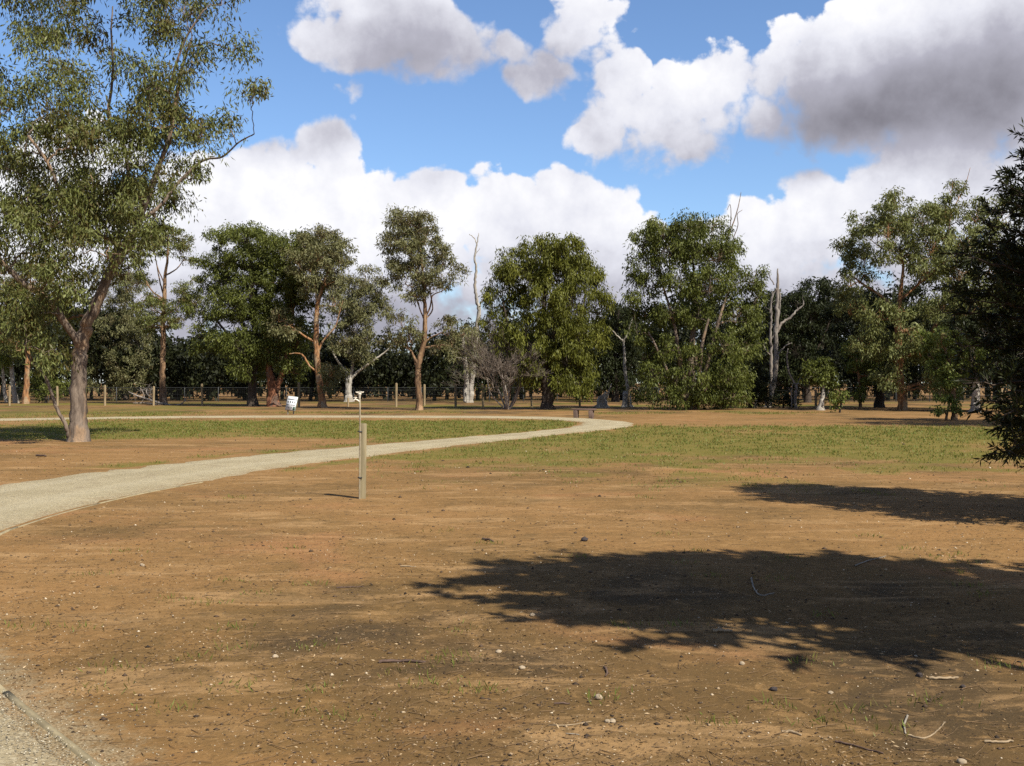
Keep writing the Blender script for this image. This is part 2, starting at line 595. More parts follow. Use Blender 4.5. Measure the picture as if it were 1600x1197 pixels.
# ------------------------------------------------------------------ trees
def grow(name, label, base, stems, lobes, leaf, bark, *, n_leaf=26, rc=0.5, L=0.26, W=0.075, droop=0.8,
         dens=1.0, flat=0.75, group=None, cat='tree', rot=0.0, shell=0.62, spread=0.46, depth=0.66, tw=0.016,
         sides=9, lim=0.034, fill=3.1, flip=1):
    """a tree: stems are lists of (px, py, radius[, metres deeper]); lobes are foliage masses (px, py, rx, ry[, metres deeper])"""
    Y = depth_of(base[1]) if not isinstance(base, dict) else base['Y']
    o3 = PT(base[0], base[1], Y)
    o3[2] = 0.0
    root = thing(name, label, cat, o3, group)
    wood = Geo()
    limbs = Geo()
    nodes, nrad = [], []
    for si, st in enumerate(stems):
        P = np.array([np.append(PT(q[0], q[1], Y), q[2]) + np.array([0, (q[3] if len(q) > 3 else 0), 0, 0]) for q in st])
        S_ = spline(P, 6)
        S_[:, :3] += RNG.normal(size=(len(S_), 3)) * (S_[:, 3:4] * 0.10)
        if si == 0:
            S_[0, 2] = -0.12
            flare = np.array([1.38, 1.2, 1.08])
            S_[:3, 3] *= flare[:len(S_[:3])]
        (wood if si == 0 else limbs).tube(S_[:, :3], np.maximum(S_[:, 3], 0.006), sides if si == 0 else max(5, sides - 3), 0.06)
        nodes.extend(S_[1:, :3])
        nrad.extend(S_[1:, 3])
    clumps = []
    if lobes:
        lb = np.array([[q[0], q[1], q[2], q[3]] for q in lobes], float)
        cx = np.average(lb[:, 0], weights=lb[:, 2] * lb[:, 3])
        half = max(np.max(np.abs(lb[:, 0] - cx)), 1)
        Rm = half * Y / F * depth
        sgn = flip
        items = []
        for q in lobes:
            tt = min(1, abs(q[0] - cx) / (half * 1.05))
            mx = Rm * math.sqrt(max(0, 1 - tt * tt))
            if len(q) > 4:
                items.append((q, q[4]))
            elif tt < 0.55 and len(lobes) > 5:
                dd = mx * RNG.uniform(0.35, 0.75)
                items.append((q, -dd))
                if RNG.random() < 0.75:
                    items.append((q, dd))
            else:
                sgn = -sgn
                items.append((q, sgn * mx * RNG.uniform(0.05, 0.6)))
        tp = np.array(nodes)
        items.sort(key=lambda it: np.min(np.linalg.norm(tp - (PT(it[0][0], it[0][1], Y) + [0, it[1], 0]), axis=1)))
        for q, dd in items:
            c = PT(q[0], q[1], Y)
            c[1] += dd
            c[0] *= 1 + dd / Y * 0.6
            rx, rz = q[2] * Y / F, q[3] * Y / F
            ry = (rx + rz) / 2
            N = np.array(nodes)
            rr = np.array(nrad)
            low = c - np.array([0, 0, rz * 0.5])
            cost = np.linalg.norm(N - low, axis=1) + 1.1 * np.maximum(0, N[:, 2] - low[2]) + 0.6 * np.maximum(0, 0.05 - rr) * 20
            k = int(np.argmin(cost))
            a = N[k]
            dist = np.linalg.norm(c - a)
            r0 = min(rr[k] * 0.72, 0.018 + lim * dist)
            mid = (a + low) / 2 + np.array([0, 0, 0.12 * dist]) + RNG.normal(size=3) * 0.07 * dist
            bz = spline(np.array([a, mid, low, c + [0, 0, rz * 0.25]]), 5)
            bz[1:] += RNG.normal(size=(len(bz) - 1, 3)) * 0.02 * dist ** 0.5
            rad = np.linspace(r0, 0.012, len(bz))
            limbs.tube(bz, rad, 5)
            nodes.extend(bz[2:])
            nrad.extend(rad[2:])
            # clumps of leaves on the lobe's outer part
            n = max(3, int(dens * 1.2 * (rx * rz + rx * ry + ry * rz) / 3 * 4 / (rc * rc * 1.2)))
            dv = RNG.normal(size=(n, 3))
            dv[:, 2] += 0.25
            dv /= np.linalg.norm(dv, axis=1)[:, None]
            u = shell + (1 - shell) * RNG.random(n) ** 0.7
            C = c + dv * u[:, None] * np.array([rx, ry, rz])
            C = C[C[:, 2] > 0.25]
            clumps.append(C)
            n = len(C)
            st = bz[RNG.integers(len(bz) // 3, len(bz), n)]
            M_ = (st + C) / 2 + np.array([0, 0, 0.10]) + RNG.normal(size=(n, 3)) * 0.08
            limbs.twigs(st, M_, C, tw, tw * 0.35)
    wood.obj('trunk', bark, root, o3, smooth=True)
    if limbs.n:
        limbs.obj('limbs', bark, root, o3, smooth=True)
    if clumps:
        C = np.concatenate(clumps)
        fol = foliage(C, n_leaf * fill, rc, L * 0.85, W * 0.82, droop, flat, spread)
        fol.obj('crown', leaf, root, o3)
    return root


def foliage(C, n_leaf, rc, L, W, droop, flat=0.75, spread=0.55):
    g = Geo()
    m = len(C)
    cnt = np.maximum(4, (n_leaf * RNG.uniform(0.55, 1.45, m))).astype(int)
    idx = np.repeat(np.arange(m), cnt)
    n = len(idx)
    size = RNG.uniform(0.6, 1.35, m)
    ct = np.clip(0.46 + 0.22 * RNG.normal(size=m), 0, 1)
    off = np.clip(RNG.normal(size=(n, 3)), -1.7, 1.7) * spread * rc * size[idx][:, None]
    off[:, 2] *= flat
    off[:, 2] -= 0.10 * rc
    P = C[idx] + off
    P[:, 2] = np.maximum(P[:, 2], 0.12)
    D = RNG.normal(size=(n, 3)) * 0.75 + off / (rc + 1e-6) * 0.5
    D[:, 2] -= droop * 1.25
    ll = L * RNG.uniform(0.45, 1.45, n)
    ww = W * RNG.uniform(0.7, 1.3, n)
    tint = np.clip(ct[idx] + 0.17 * RNG.normal(size=n), 0, 1)
    g.leaves(P, D, ll, ww, tint, fold=0.05)
    return g


def dead_tree(name, label, base, stems, bark, group=None, twigs=0, Y=None, sides=8, cat='dead tree'):
    Y = Y or depth_of(base[1])
    o3 = PT(base[0], base[1], Y)
    o3[2] = 0
    root = thing(name, label, cat, o3, group)
    wood, br = Geo(), Geo()
    for i, st in enumerate(stems):
        P = np.array([np.append(PT(q[0], q[1], Y), q[2]) + np.array([0, (q[3] if len(q) > 3 else 0), 0, 0]) for q in st])
        S_ = spline(P, 6)
        S_[1:, :3] += RNG.normal(size=(len(S_) - 1, 3)) * np.minimum(0.025, S_[1:, 3:4] * 0.35)
        S_[:, 3] *= 1 + RNG.normal(size=len(S_)) * 0.07
        if i == 0:
            S_[0, 2] = -0.1
            S_[0, 3] *= 1.3
        if i:
            br = Geo()
        (wood if i == 0 else br).tube(S_[:, :3], np.maximum(S_[:, 3], 0.006), sides if i == 0 else 6, 0.07)
        if twigs and i > 0:
            k = max(1, int(twigs))
            ii = RNG.integers(len(S_) // 3, len(S_), k)
            A = S_[ii, :3]
            B = A + RNG.normal(size=(k, 3)) * [0.3, 0.3, 0.2] + [0, 0, 0.25]
            br.twigs(A, (A + B) / 2 + RNG.normal(size=(k, 3)) * 0.05, B, 0.014, 0.006)
        if i:
            br.obj('branch', bark, root, o3, smooth=True)
    wood.obj('trunk', bark, root, o3, smooth=True)
    return root

# ------------------------------------------------------------------ ground and path
NEAR_EDGE = np.array([(0.6, 1.6), (-0.35, 2.9), (-1.0, 3.6), (-1.80, 4.55), (-2.80, 5.75), (-4.05, 7.4), (-5.0, 9.3), (-5.55, 11.4),
                      (-5.68, 12.6), (-5.68, 13.9), (-5.48, 15.9), (-4.97, 18.2), (-4.37, 20.7), (-3.4, 23.2), (-1.66, 27.2), (0.0, 30.6),
                      (1.8, 34.2), (3.6, 37.6), (4.75, 41.0), (4.95, 44.2), (4.1, 47.6), (2.6, 50.4), (0.0, 52.2), (-3.2, 52.9),
                      (-11.3, 53.3), (-17.6, 51.9), (-23.6, 48.7), (-34, 43)])
FAR_EDGE = np.array([(-2.6, 1.4), (-3.5, 2.6), (-4.2, 3.6), (-5.1, 5.0), (-6.2, 6.6), (-7.3, 8.5), (-8.0, 10.4), (-8.35, 12.4),
                     (-8.5, 14.0), (-8.55, 15.6), (-8.25, 17.5), (-7.6, 20.0), (-6.7, 22.4), (-5.6, 24.8), (-3.9, 27.8), (-1.9, 31.5),
                     (0.0, 34.6), (1.6, 38.0), (2.55, 41.0), (2.85, 43.6), (2.4, 45.8), (1.2, 48.0), (-0.6, 49.2), (-3.4, 49.8),
                     (-11.0, 50.2), (-17.0, 49.0), (-22.3, 45.8), (-32, 40)])
_tg = np.gradient(NEAR_EDGE, axis=0)
_tg /= np.linalg.norm(_tg, axis=1)[:, None]
for _i in range(9):
    FAR_EDGE[_i] = NEAR_EDGE[_i] + 2.85 * np.array([-_tg[_i, 1], _tg[_i, 0]])
NE = spline(NEAR_EDGE, 14)
FE = spline(FAR_EDGE, 14)


def in_path(x, y, grow_=0.0):
    """distance based test against the path's centre line"""
    c = (NE + FE) / 2
    hw = np.linalg.norm(NE - FE, axis=1) / 2
    x = np.asarray(x)
    res = np.zeros(x.shape, bool)
    for s in range(0, len(c)):
        res |= (x - c[s, 0]) ** 2 + (y - c[s, 1]) ** 2 < (hw[s] + grow_) ** 2
    return res


def path_dist(x, y):
    """signed distance in metres to the path's edge, negative inside"""
    c = (NE + FE) / 2
    hw = np.linalg.norm(NE - FE, axis=1) / 2
    d = np.full(np.shape(x), 1e9)
    for s in range(len(c)):
        d = np.minimum(d, np.hypot(x - c[s, 0], y - c[s, 1]) - hw[s])
    return d


def ground_h(x, y):
    x = np.asarray(x, float)
    y = np.asarray(y, float)
    near = 1 - sst(16, 30, np.hypot(x, y))
    h = 0.05 * (fbm(x, y, 0.35, 3) - 0.5) * near + 0.022 * (fbm(x + 40, y, 1.7, 3) - 0.5) * near
    return h * sst(0.0, 0.9, path_dist(x, y))


def grass_d(x, y):
    x = np.asarray(x, float)
    y = np.asarray(y, float)
    n = fbm(x, y, 0.22, 4)
    n2 = fbm(x + 70, y + 30, 0.9, 3)
    # inside the loop of the path
    loop = sst(26, 32, y) * (1 - sst(44.5, 48.4, y + 3 * (n2 - 0.5))) * sst(-24, -15, x) * (1 - sst(2.2, 3.0, x))
    d1 = loop * (0.35 + 1.1 * n)
    d1 = np.where((x < -4) & (y < 33), d1 * sst(29.0, 33.0, y + 1.5 * (n - 0.5)), d1)
    # strip beside the path's far edge
    pd = path_dist(x, y)
    strip = (1 - sst(0.2, 1.6, pd)) * sst(-0.05, 0.12, pd) * sst(17, 22, y) * (1 - sst(30, 34, y)) * sst(0.40, 0.58, n2)
    # the lawn right of the path
    right = sst(15.5, 27.0, y + 9 * (n - 0.5) + 5 * (n2 - 0.5)) * (1 - sst(38.5, 43.5, y + 6.0 * (n - 0.5) + 2 * (n2 - 0.5))) * sst(-6, 0, x + (y - 22) * 0.05 + 3 * (n2 - 0.5))
    d2 = right * (0.30 + 1.0 * n) * (0.55 + 0.9 * n2)
    sparse = sst(12.5, 20, y) * (1 - sst(24, 32, y)) * sst(-5, 1, x) * 0.62 * sst(0.46, 0.66, n2)
    far = sst(0.48, 0.60, n) * (sst(53.5, 56, y) * 0.5 + sst(66, 70, y) * 0.3 * (1 - sst(84, 90, y)))
    farl = sst(44, 48, y) * (1 - sst(60, 66, y)) * (1 - sst(-20, -12, x)) * (0.2 + 0.7 * n)
    g = np.maximum.reduce([d1, d2, strip * 0.8, sparse, far, farl])
    return np.clip(g, 0, 1) * (pd > 0.0)


def graded(lo, hi, fine_lo, fine_hi, step, grow_=1.09):
    a = list(np.arange(fine_lo, fine_hi + 1e-6, step))
    s = step
    v = fine_hi
    while v < hi:
        s *= grow_
        v += s
        a.append(v)
    s = step
    v = fine_lo
    while v > lo:
        s *= grow_
        v -= s
        a.insert(0, v)
    return np.array(a)


def ground_mat():
    m, t, out = new_mat('dry_earth')
    tc = t.new('ShaderNodeTexCoord')
    P = tc.outputs['Object']
    ag = t.new('ShaderNodeAttribute', attribute_name='grass').outputs['Fac']
    al = t.new('ShaderNodeAttribute', attribute_name='litter').outputs['Fac']
    ap = t.new('ShaderNodeAttribute', attribute_name='gravel').outputs['Fac']
    n_big = t.noise(P, 0.28, 5, 0.6)
    n_mid = t.noise(P, 1.6, 5, 0.62, 0.3)
    n_sm = t.noise(P, 9, 6, 0.7)
    n_fine = t.noise(P, 55, 5, 0.75)
    n_vf = t.noise(P, 190, 3, 0.7)
    col = t.mix(t.ramp(n_big, 0.36, 0.66), (0.172, 0.097, 0.035), (0.226, 0.123, 0.046))
    col = t.mix(t.math('MULTIPLY', t.ramp(n_mid, 0.46, 0.66), 0.7), col, (0.214, 0.122, 0.046))
    # grey brown broken litter
    lit = t.math('ADD', t.math('MULTIPLY', al, 1.0), t.math('MULTIPLY', t.math('SUBTRACT', n_sm, 0.5), 1.3))
    lit = t.math('ADD', lit, t.math('MULTIPLY', t.math('SUBTRACT', n_mid, 0.5), 0.9))
    col = t.mix(t.math('MULTIPLY', t.ramp(lit, 0.45, 1.15), 0.70), col, (0.106, 0.064, 0.022))
    col = t.mix(t.math('MULTIPLY', t.ramp(al, 0.95, 1.5), 0.8), col, (0.044, 0.031, 0.017))
    streak = t.noise(t.vec('MULTIPLY', P, (0.55, 1.5, 1)), 1.1, 7, 0.68, 0.8)
    col = t.mix(t.math('MULTIPLY', t.ramp(streak, 0.50, 0.66), 0.75), col, (0.314, 0.191, 0.086))
    dk = t.noise(t.vec('MULTIPLY', P, (0.45, 1.2, 1)), 0.7, 7, 0.68, 0.7)
    red = t.noise(t.vec('ADD', P, (31, 12, 0)), 0.33, 5, 0.62, 0.5)
    col = t.mix(t.math('MULTIPLY', t.ramp(red, 0.54, 0.68), 0.6), col, (0.266, 0.128, 0.054))
    col = t.mix(t.math('MULTIPLY', t.ramp(dk, 0.50, 0.66), 0.62), col, (0.111, 0.068, 0.026))
    # clods and hollows a hand wide and less
    m1 = t.noise(P, 21, 5, 0.72, 0.4)
    m2 = t.noise(t.vec('ADD', P, (7.7, 3.1, 0)), 6.5, 6, 0.72, 0.6)
    col = t.mix(t.math('MULTIPLY', t.ramp(m1, 0.50, 0.34), 0.50), col, (0.082, 0.050, 0.020))
    col = t.mix(t.math('MULTIPLY', t.ramp(m2, 0.52, 0.66), 0.45), col, (0.289, 0.169, 0.067))
    col = t.mix(t.math('MULTIPLY', t.ramp(m2, 0.46, 0.34), 0.45), col, (0.092, 0.061, 0.026))
    # dark crumbs and pale grit
    col = t.mix(t.math('MULTIPLY', t.ramp(n_fine, 0.28, 0.40, 1, 0), 0.50), col, (0.065, 0.037, 0.020))
    col = t.mix(t.math('MULTIPLY', t.ramp(n_fine, 0.60, 0.72), 0.40), col, (0.348, 0.202, 0.082))
    vsp = t.voro(P, 26, 0, 0.5)
    col = t.mix(t.math('MULTIPLY', t.ramp(vsp, 0.10, 0.15, 1, 0), 0.30), col, (0.482, 0.330, 0.172))
    vsd = t.voro(t.vec('ADD', P, (3.3, 1.7, 0)), 15, 0, 0.5)
    col = t.mix(t.math('MULTIPLY', t.ramp(vsd, 0.10, 0.17, 1, 0), 0.6), col, (0.048, 0.030, 0.017))
    # low green growth
    gm = t.math('ADD', ag, t.math('MULTIPLY', t.math('SUBTRACT', n_sm, 0.5), 1.0))
    gcol = t.mix(t.ramp(n_mid, 0.35, 0.65), (0.096, 0.094, 0.015), (0.129, 0.111, 0.023))
    gmask = t.math('MULTIPLY', t.ramp(gm, 0.22, 0.80), t.ramp(ag, 0.02, 0.16))
    col = t.mix(t.math('MULTIPLY', gmask, t.ramp(m1, 0.36, 0.56, 0.45, 0.92)), col, gcol)
    # gravel spilled over the path's edge
    gv = t.math('ADD', ap, t.math('MULTIPLY', t.math('SUBTRACT', n_sm, 0.5), 0.9))
    grain = t.noise(P, 70, 2, 0.6)
    gcol2 = t.mix(t.ramp(grain, 0.36, 0.64), (0.13, 0.10, 0.058), (0.36, 0.295, 0.185))
    col = t.mix(t.math('MULTIPLY', t.math('MULTIPLY', t.ramp(gv, 0.35, 0.75), t.ramp(ap, 0.02, 0.2)), 0.7), col, gcol2)
    h = t.math('ADD', t.math('MULTIPLY', n_sm, 1.2), t.math('ADD', t.math('MULTIPLY', n_fine, 0.55), t.math('MULTIPLY', n_vf, 0.2)))
    principled(t, out, col, 0.95, 0.1, bump(t, h, 0.6, 0.02))
    return m


def build_ground():
    xs = graded(-2500, 2500, -6.5, 6.5, 0.14, 1.08)
    ys = graded(-400, 4500, 2.8, 15, 0.14, 1.055)
    X, Y = np.meshgrid(xs, ys)
    x, y = X.ravel(), Y.ravel()
    near = (np.abs(x) < 60) & (y < 110) & (y > -10)
    z = np.zeros(len(x))
    gr = np.zeros(len(x))
    li = np.zeros(len(x))
    gv = np.zeros(len(x))
    z[near] = ground_h(x[near], y[near])
    gr[near] = grass_d(x[near], y[near])
    pd = path_dist(x[near], y[near])
    n = fbm(x[near] + 11, y[near] + 5, 0.30, 4)
    n2 = fbm(x[near] - 31, y[near] + 15, 0.9, 3)
    li[near] = np.clip(sst(0.46, 0.66, n) * 0.75 + sst(0.5, 0.7, n2) * 0.4 + 0.75 * sst(50, 58, y[near]) * sst(0.25, 0.55, n2) + 0.2 * sst(66, 76, y[near]) + 0.9 * sst(86, 94, y[near]) + 0.42 * (1 - sst(6, 12, y[near])), 0, 1.6)
    gv[near] = (1 - sst(-0.1, 0.75, pd)) * np.where(y[near] < 9, 0.7, 0.35)
    g = Geo()
    nx, ny = len(xs), len(ys)
    i = np.arange(ny - 1)[:, None] * nx
    j = np.arange(nx - 1)[None, :]
    fc = np.stack([i + j, i + j + 1, i + nx + j + 1, i + nx + j], -1).reshape(-1, 4)
    g.add(np.stack([x, y, z], -1), fc)
    o = g.obj('ground', ground_mat(), smooth=True, tint=False)
    for nm, arr in (('grass', gr), ('litter', li), ('gravel', gv)):
        at = o.data.attributes.new(nm, 'FLOAT', 'POINT')
        at.data.foreach_set('value', arr.astype(np.float32))
    tag(o, kind='structure')
    return o


build_ground()


def path_mat():
    m, t, out = new_mat('crushed_gravel')
    tc = t.new('ShaderNodeTexCoord')
    P = tc.outputs['Object']
    n1 = t.noise(P, 0.5, 4, 0.6)
    n2 = t.noise(P, 5, 5, 0.65)
    g = t.noise(P, 75, 3, 0.7)
    v = t.voro(P, 62, 0, 0.5, out='Color')
    col = t.mix(t.ramp(n1, 0.35, 0.65), (0.272, 0.222, 0.130), (0.335, 0.278, 0.170))
    col = t.mix(t.math('MULTIPLY', t.ramp(n2, 0.5, 0.72), 0.5), col, (0.29, 0.23, 0.14))
    # earth trodden and washed over the gravel
    st = t.noise(P, 1.3, 6, 0.66, 0.5)
    col = t.mix(t.math('MULTIPLY', t.ramp(st, 0.52, 0.70), 0.55), col, (0.20, 0.15, 0.088))
    ac = t.new('ShaderNodeAttribute', attribute_name='across').outputs['Fac']
    ed = t.math('ABSOLUTE', t.math('SUBTRACT', ac, 0.5))
    ed = t.math('ADD', ed, t.math('MULTIPLY', t.math('SUBTRACT', n2, 0.5), 0.35))
    col = t.mix(t.math('MULTIPLY', t.ramp(ed, 0.36, 0.52), 0.7), col, (0.215, 0.145, 0.072))
    # two paler worn lines where feet and wheels go
    tr = t.math('ABSOLUTE', t.math('SUBTRACT', t.math('ABSOLUTE', t.math('SUBTRACT', ac, 0.5)), 0.22))
    col = t.mix(t.math('MULTIPLY', t.ramp(t.math('ADD', tr, t.math('MULTIPLY', t.math('SUBTRACT', n2, 0.5), 0.15)), 0.10, 0.02), 0.4), col, (0.38, 0.325, 0.215))
    sp = t.new('ShaderNodeSeparateColor')
    t.l.new(v, sp.inputs[0])
    col = t.mix(t.math('MULTIPLY', t.ramp(sp.outputs[0], 0.55, 1.0), 0.55), col, (0.47, 0.40, 0.27))
    col = t.mix(t.math('MULTIPLY', t.ramp(sp.outputs[1], 0.72, 1.0), 0.65), col, (0.17, 0.145, 0.10))
    h = t.math('ADD', g, t.math('MULTIPLY', sp.outputs[2], 0.35))
    principled(t, out, col, 0.92, 0.15, bump(t, h, 0.7, 0.02))
    return m


def build_path():
    g = Geo()
    k = 11
    tt = np.linspace(0, 1, k)
    n = len(NE)
    # ragged edges where earth and gravel meet
    jn = (fbm(np.arange(n), np.zeros(n), 0.5, 3) - 0.5) * 0.34
    jf = (fbm(np.arange(n), np.zeros(n) + 50, 0.5, 3) - 0.5) * 0.62
    dr = (FE - NE) / np.linalg.norm(FE - NE, axis=1)[:, None]
    A = NE + dr * jn[:, None] * (NE[:, 1:2] > 14)
    B = FE + dr * jf[:, None]
    V = []
    for a in range(k):
        p = A + (B - A) * tt[a]
        z = np.full(n, 0.012 + 0.03 * math.sin(math.pi * tt[a]))
        if a in (0, k - 1):
            z[:] = 0.0
            z -= 0.01
        V.append(np.column_stack([p, z]))
    V = np.stack(V, 1).reshape(-1, 3)
    i = np.arange(n - 1)[:, None] * k
    j = np.arange(k - 1)[None, :]
    fc = np.stack([i + j, i + k + j, i + k + j + 1, i + j + 1], -1).reshape(-1, 4)
    g.add(V, fc[:, ::-1])
    o = g.obj('path', path_mat(), smooth=True, tint=False)
    at = o.data.attributes.new('across', 'FLOAT', 'POINT')
    at.data.foreach_set('value', np.tile(tt, n).astype(np.float32))
    tag(o, kind='structure')


build_path()

# timber boards edging the path's near side, each a piece of its own
M['edging'] = plain('edging', (0.24, 0.195, 0.115), 0.85, 0.15, 0.25, 5, stretch=(1, 1, 1), bmp=0.3)


def build_edging():
    root = thing('path_edging', 'thin weathered timber boards set flush along the near edge of the gravel path', 'edging', (-3, 6, 0))
    d = np.concatenate([[0], np.cumsum(np.linalg.norm(np.diff(NE, axis=0), axis=1))])
    end = d[np.argmin(np.abs(NE[:, 1] - 17.5) + (NE[:, 0] > -4) * 50)]
    s = 0.4
    while s < end:
        e = min(s + 2.4, end)
        q = np.linspace(s + 0.006, e - 0.006, 9)
        P = np.column_stack([np.interp(q, d, NE[:, 0]), np.interp(q, d, NE[:, 1])])
        tg = np.gradient(P, axis=0)
        tg /= np.linalg.norm(tg, axis=1)[:, None]
        nr = np.column_stack([-tg[:, 1], tg[:, 0]])
        zt = 0.010 + 0.005 * math.sin(s * 7)
        hw = 0.016
        V = []
        for (sx, z) in ((-hw, -0.08), (hw, -0.08), (hw, zt), (-hw, zt)):
            V.append(np.column_stack([P + nr * sx, np.full(len(P), z)]))
        V = np.stack(V, 1).reshape(-1, 3)
        m_ = len(P)
        fc = []
        for i in range(m_ - 1):
            for j in range(4):
                k = (j + 1) % 4
                fc.append((i * 4 + j, i * 4 + k, i * 4 + 4 + k, i * 4 + 4 + j))
        fc += [(0, 3, 2, 1), ((m_ - 1) * 4, (m_ - 1) * 4 + 1, (m_ - 1) * 4 + 2, (m_ - 1) * 4 + 3)]
        g = Geo()
        g.add(V, fc)
        g.obj('board', M['edging'], root, (-3, 6, 0), tint=False)
        s = e


build_edging()

# ---------------------------------------------------------------- ground cover that nobody could count
M['grass'] = leaf_mat('grass_blades', (0.180, 0.140, 0.042), (0.118, 0.132, 0.026), (0.150, 0.180, 0.040), 0.15, 0.3)
M['litter'] = tint_mat('litter', [(0.0, (0.030, 0.020, 0.012)), (0.35, (0.10, 0.060, 0.030)), (0.7, (0.21, 0.135, 0.068)), (1.0, (0.38, 0.28, 0.165))])
M['pebble'] = tint_mat('pebble', [(0.0, (0.17, 0.10, 0.05)), (0.7, (0.31, 0.225, 0.135)), (1.0, (0.56, 0.48, 0.36))])
M['gravel'] = tint_mat('gravel', [(0.0, (0.14, 0.12, 0.09)), (0.6, (0.30, 0.255, 0.175)), (1.0, (0.44, 0.385, 0.285))])
M['crumb'] = tint_mat('crumb', [(0.0, (0.022, 0.016, 0.012)), (1.0, (0.085, 0.055, 0.035))])


def scatter_view(n, y0, y1, power=1.0, margin=1.08):
    """points on the ground inside the widened view, denser near the camera"""
    u = RNG.random(n)
    y = 1 / ((1 / y0) + (1 / y1 - 1 / y0) * u) if power == 1.0 else y0 + (y1 - y0) * u ** power
    x = (RNG.random(n) * 2 - 1) * y * 0.4848 * margin + (RNG.random(n) - 0.5) * 1.0
    return x, y


def build_grass():
    g = Geo()
    xs, ys = [], []
    n = 420000
    x = RNG.uniform(-26, 28, n)
    y = RNG.uniform(14, 60, n)
    ok = np.abs(x) < y * 0.56 + 1
    x, y = x[ok], y[ok]
    d = grass_d(x, y)
    nn = fbm(x, y, 2.6, 2)
    keep = RNG.random(len(x)) < (d ** 1.5) * sst(0.40, 0.60, nn) * 1.3
    x, y = x[keep][:56000], y[keep][:56000]
    # a few loose tufts on the bare ground
    tx, ty = scatter_view(70, 5.0, 24)
    for a, b in ((3.6, 20.5), (2.3, 16.6), (1.95, 15.2), (1.0, 17.5), (2.6, 17.6), (3.8, 16.9)):
        tx = np.append(tx, a)
        ty = np.append(ty, b)
    m = 26
    bx = np.repeat(tx, m) + RNG.normal(size=len(tx) * m) * 0.09
    by = np.repeat(ty, m) + RNG.normal(size=len(tx) * m) * 0.06
    ok = path_dist(bx, by) > 0.05
    bx, by = bx[ok], by[ok]
    for (px_, py_, big) in ((x, y, 1), (bx, by, 0)):
        k = len(px_)
        z = ground_h(px_, py_)
        C = np.column_stack([px_, py_, z - 0.005])
        D = RNG.normal(size=(k, 3)) * 0.55
        D[:, 2] = 1
        sc = np.clip(py_ / 28, 0.35, 1.3)
        g.leaves(C, D, RNG.uniform(0.035, 0.085, k) * (0.6 + 0.5 * sc), RNG.uniform(0.012, 0.024, k) * sc, RNG.random(k))
    tag(g.obj('grass', M['grass']), 'short dry green grass growing in patches beside the path', 'grass', kind='stuff')


build_grass()

OCT = np.array([(1, 0, 0), (0, 1, 0), (-1, 0, 0), (0, -1, 0), (0, 0, 1), (0, 0, -0.7)], float)
OCTF = np.array([(0, 1, 4), (1, 2, 4), (2, 3, 4), (3, 0, 4), (1, 0, 5), (2, 1, 5), (3, 2, 5), (0, 3, 5)])


def stones(g, x, y, z, size, tint):
    n = len(x)
    V = OCT[None] * (1 + RNG.normal(size=(n, 6, 1)) * 0.22)
    a = RNG.random(n) * 6.28
    ca, sa = np.cos(a)[:, None], np.sin(a)[:, None]
    X = V[..., 0] * ca - V[..., 1] * sa
    Y = V[..., 0] * sa + V[..., 1] * ca
    asp = RNG.uniform(0.55, 1.0, (n, 1))
    V = np.stack([X, Y * asp, V[..., 2] * RNG.uniform(0.45, 0.8, (n, 1))], -1) * size[:, None, None]
    V += np.column_stack([x, y, z + size * 0.15])[:, None, :]
    fc = (np.arange(n)[:, None, None] * 6 + OCTF[None]).reshape(-1, 3)
    g.add(V.reshape(-1, 3), fc, np.repeat(tint, 8))


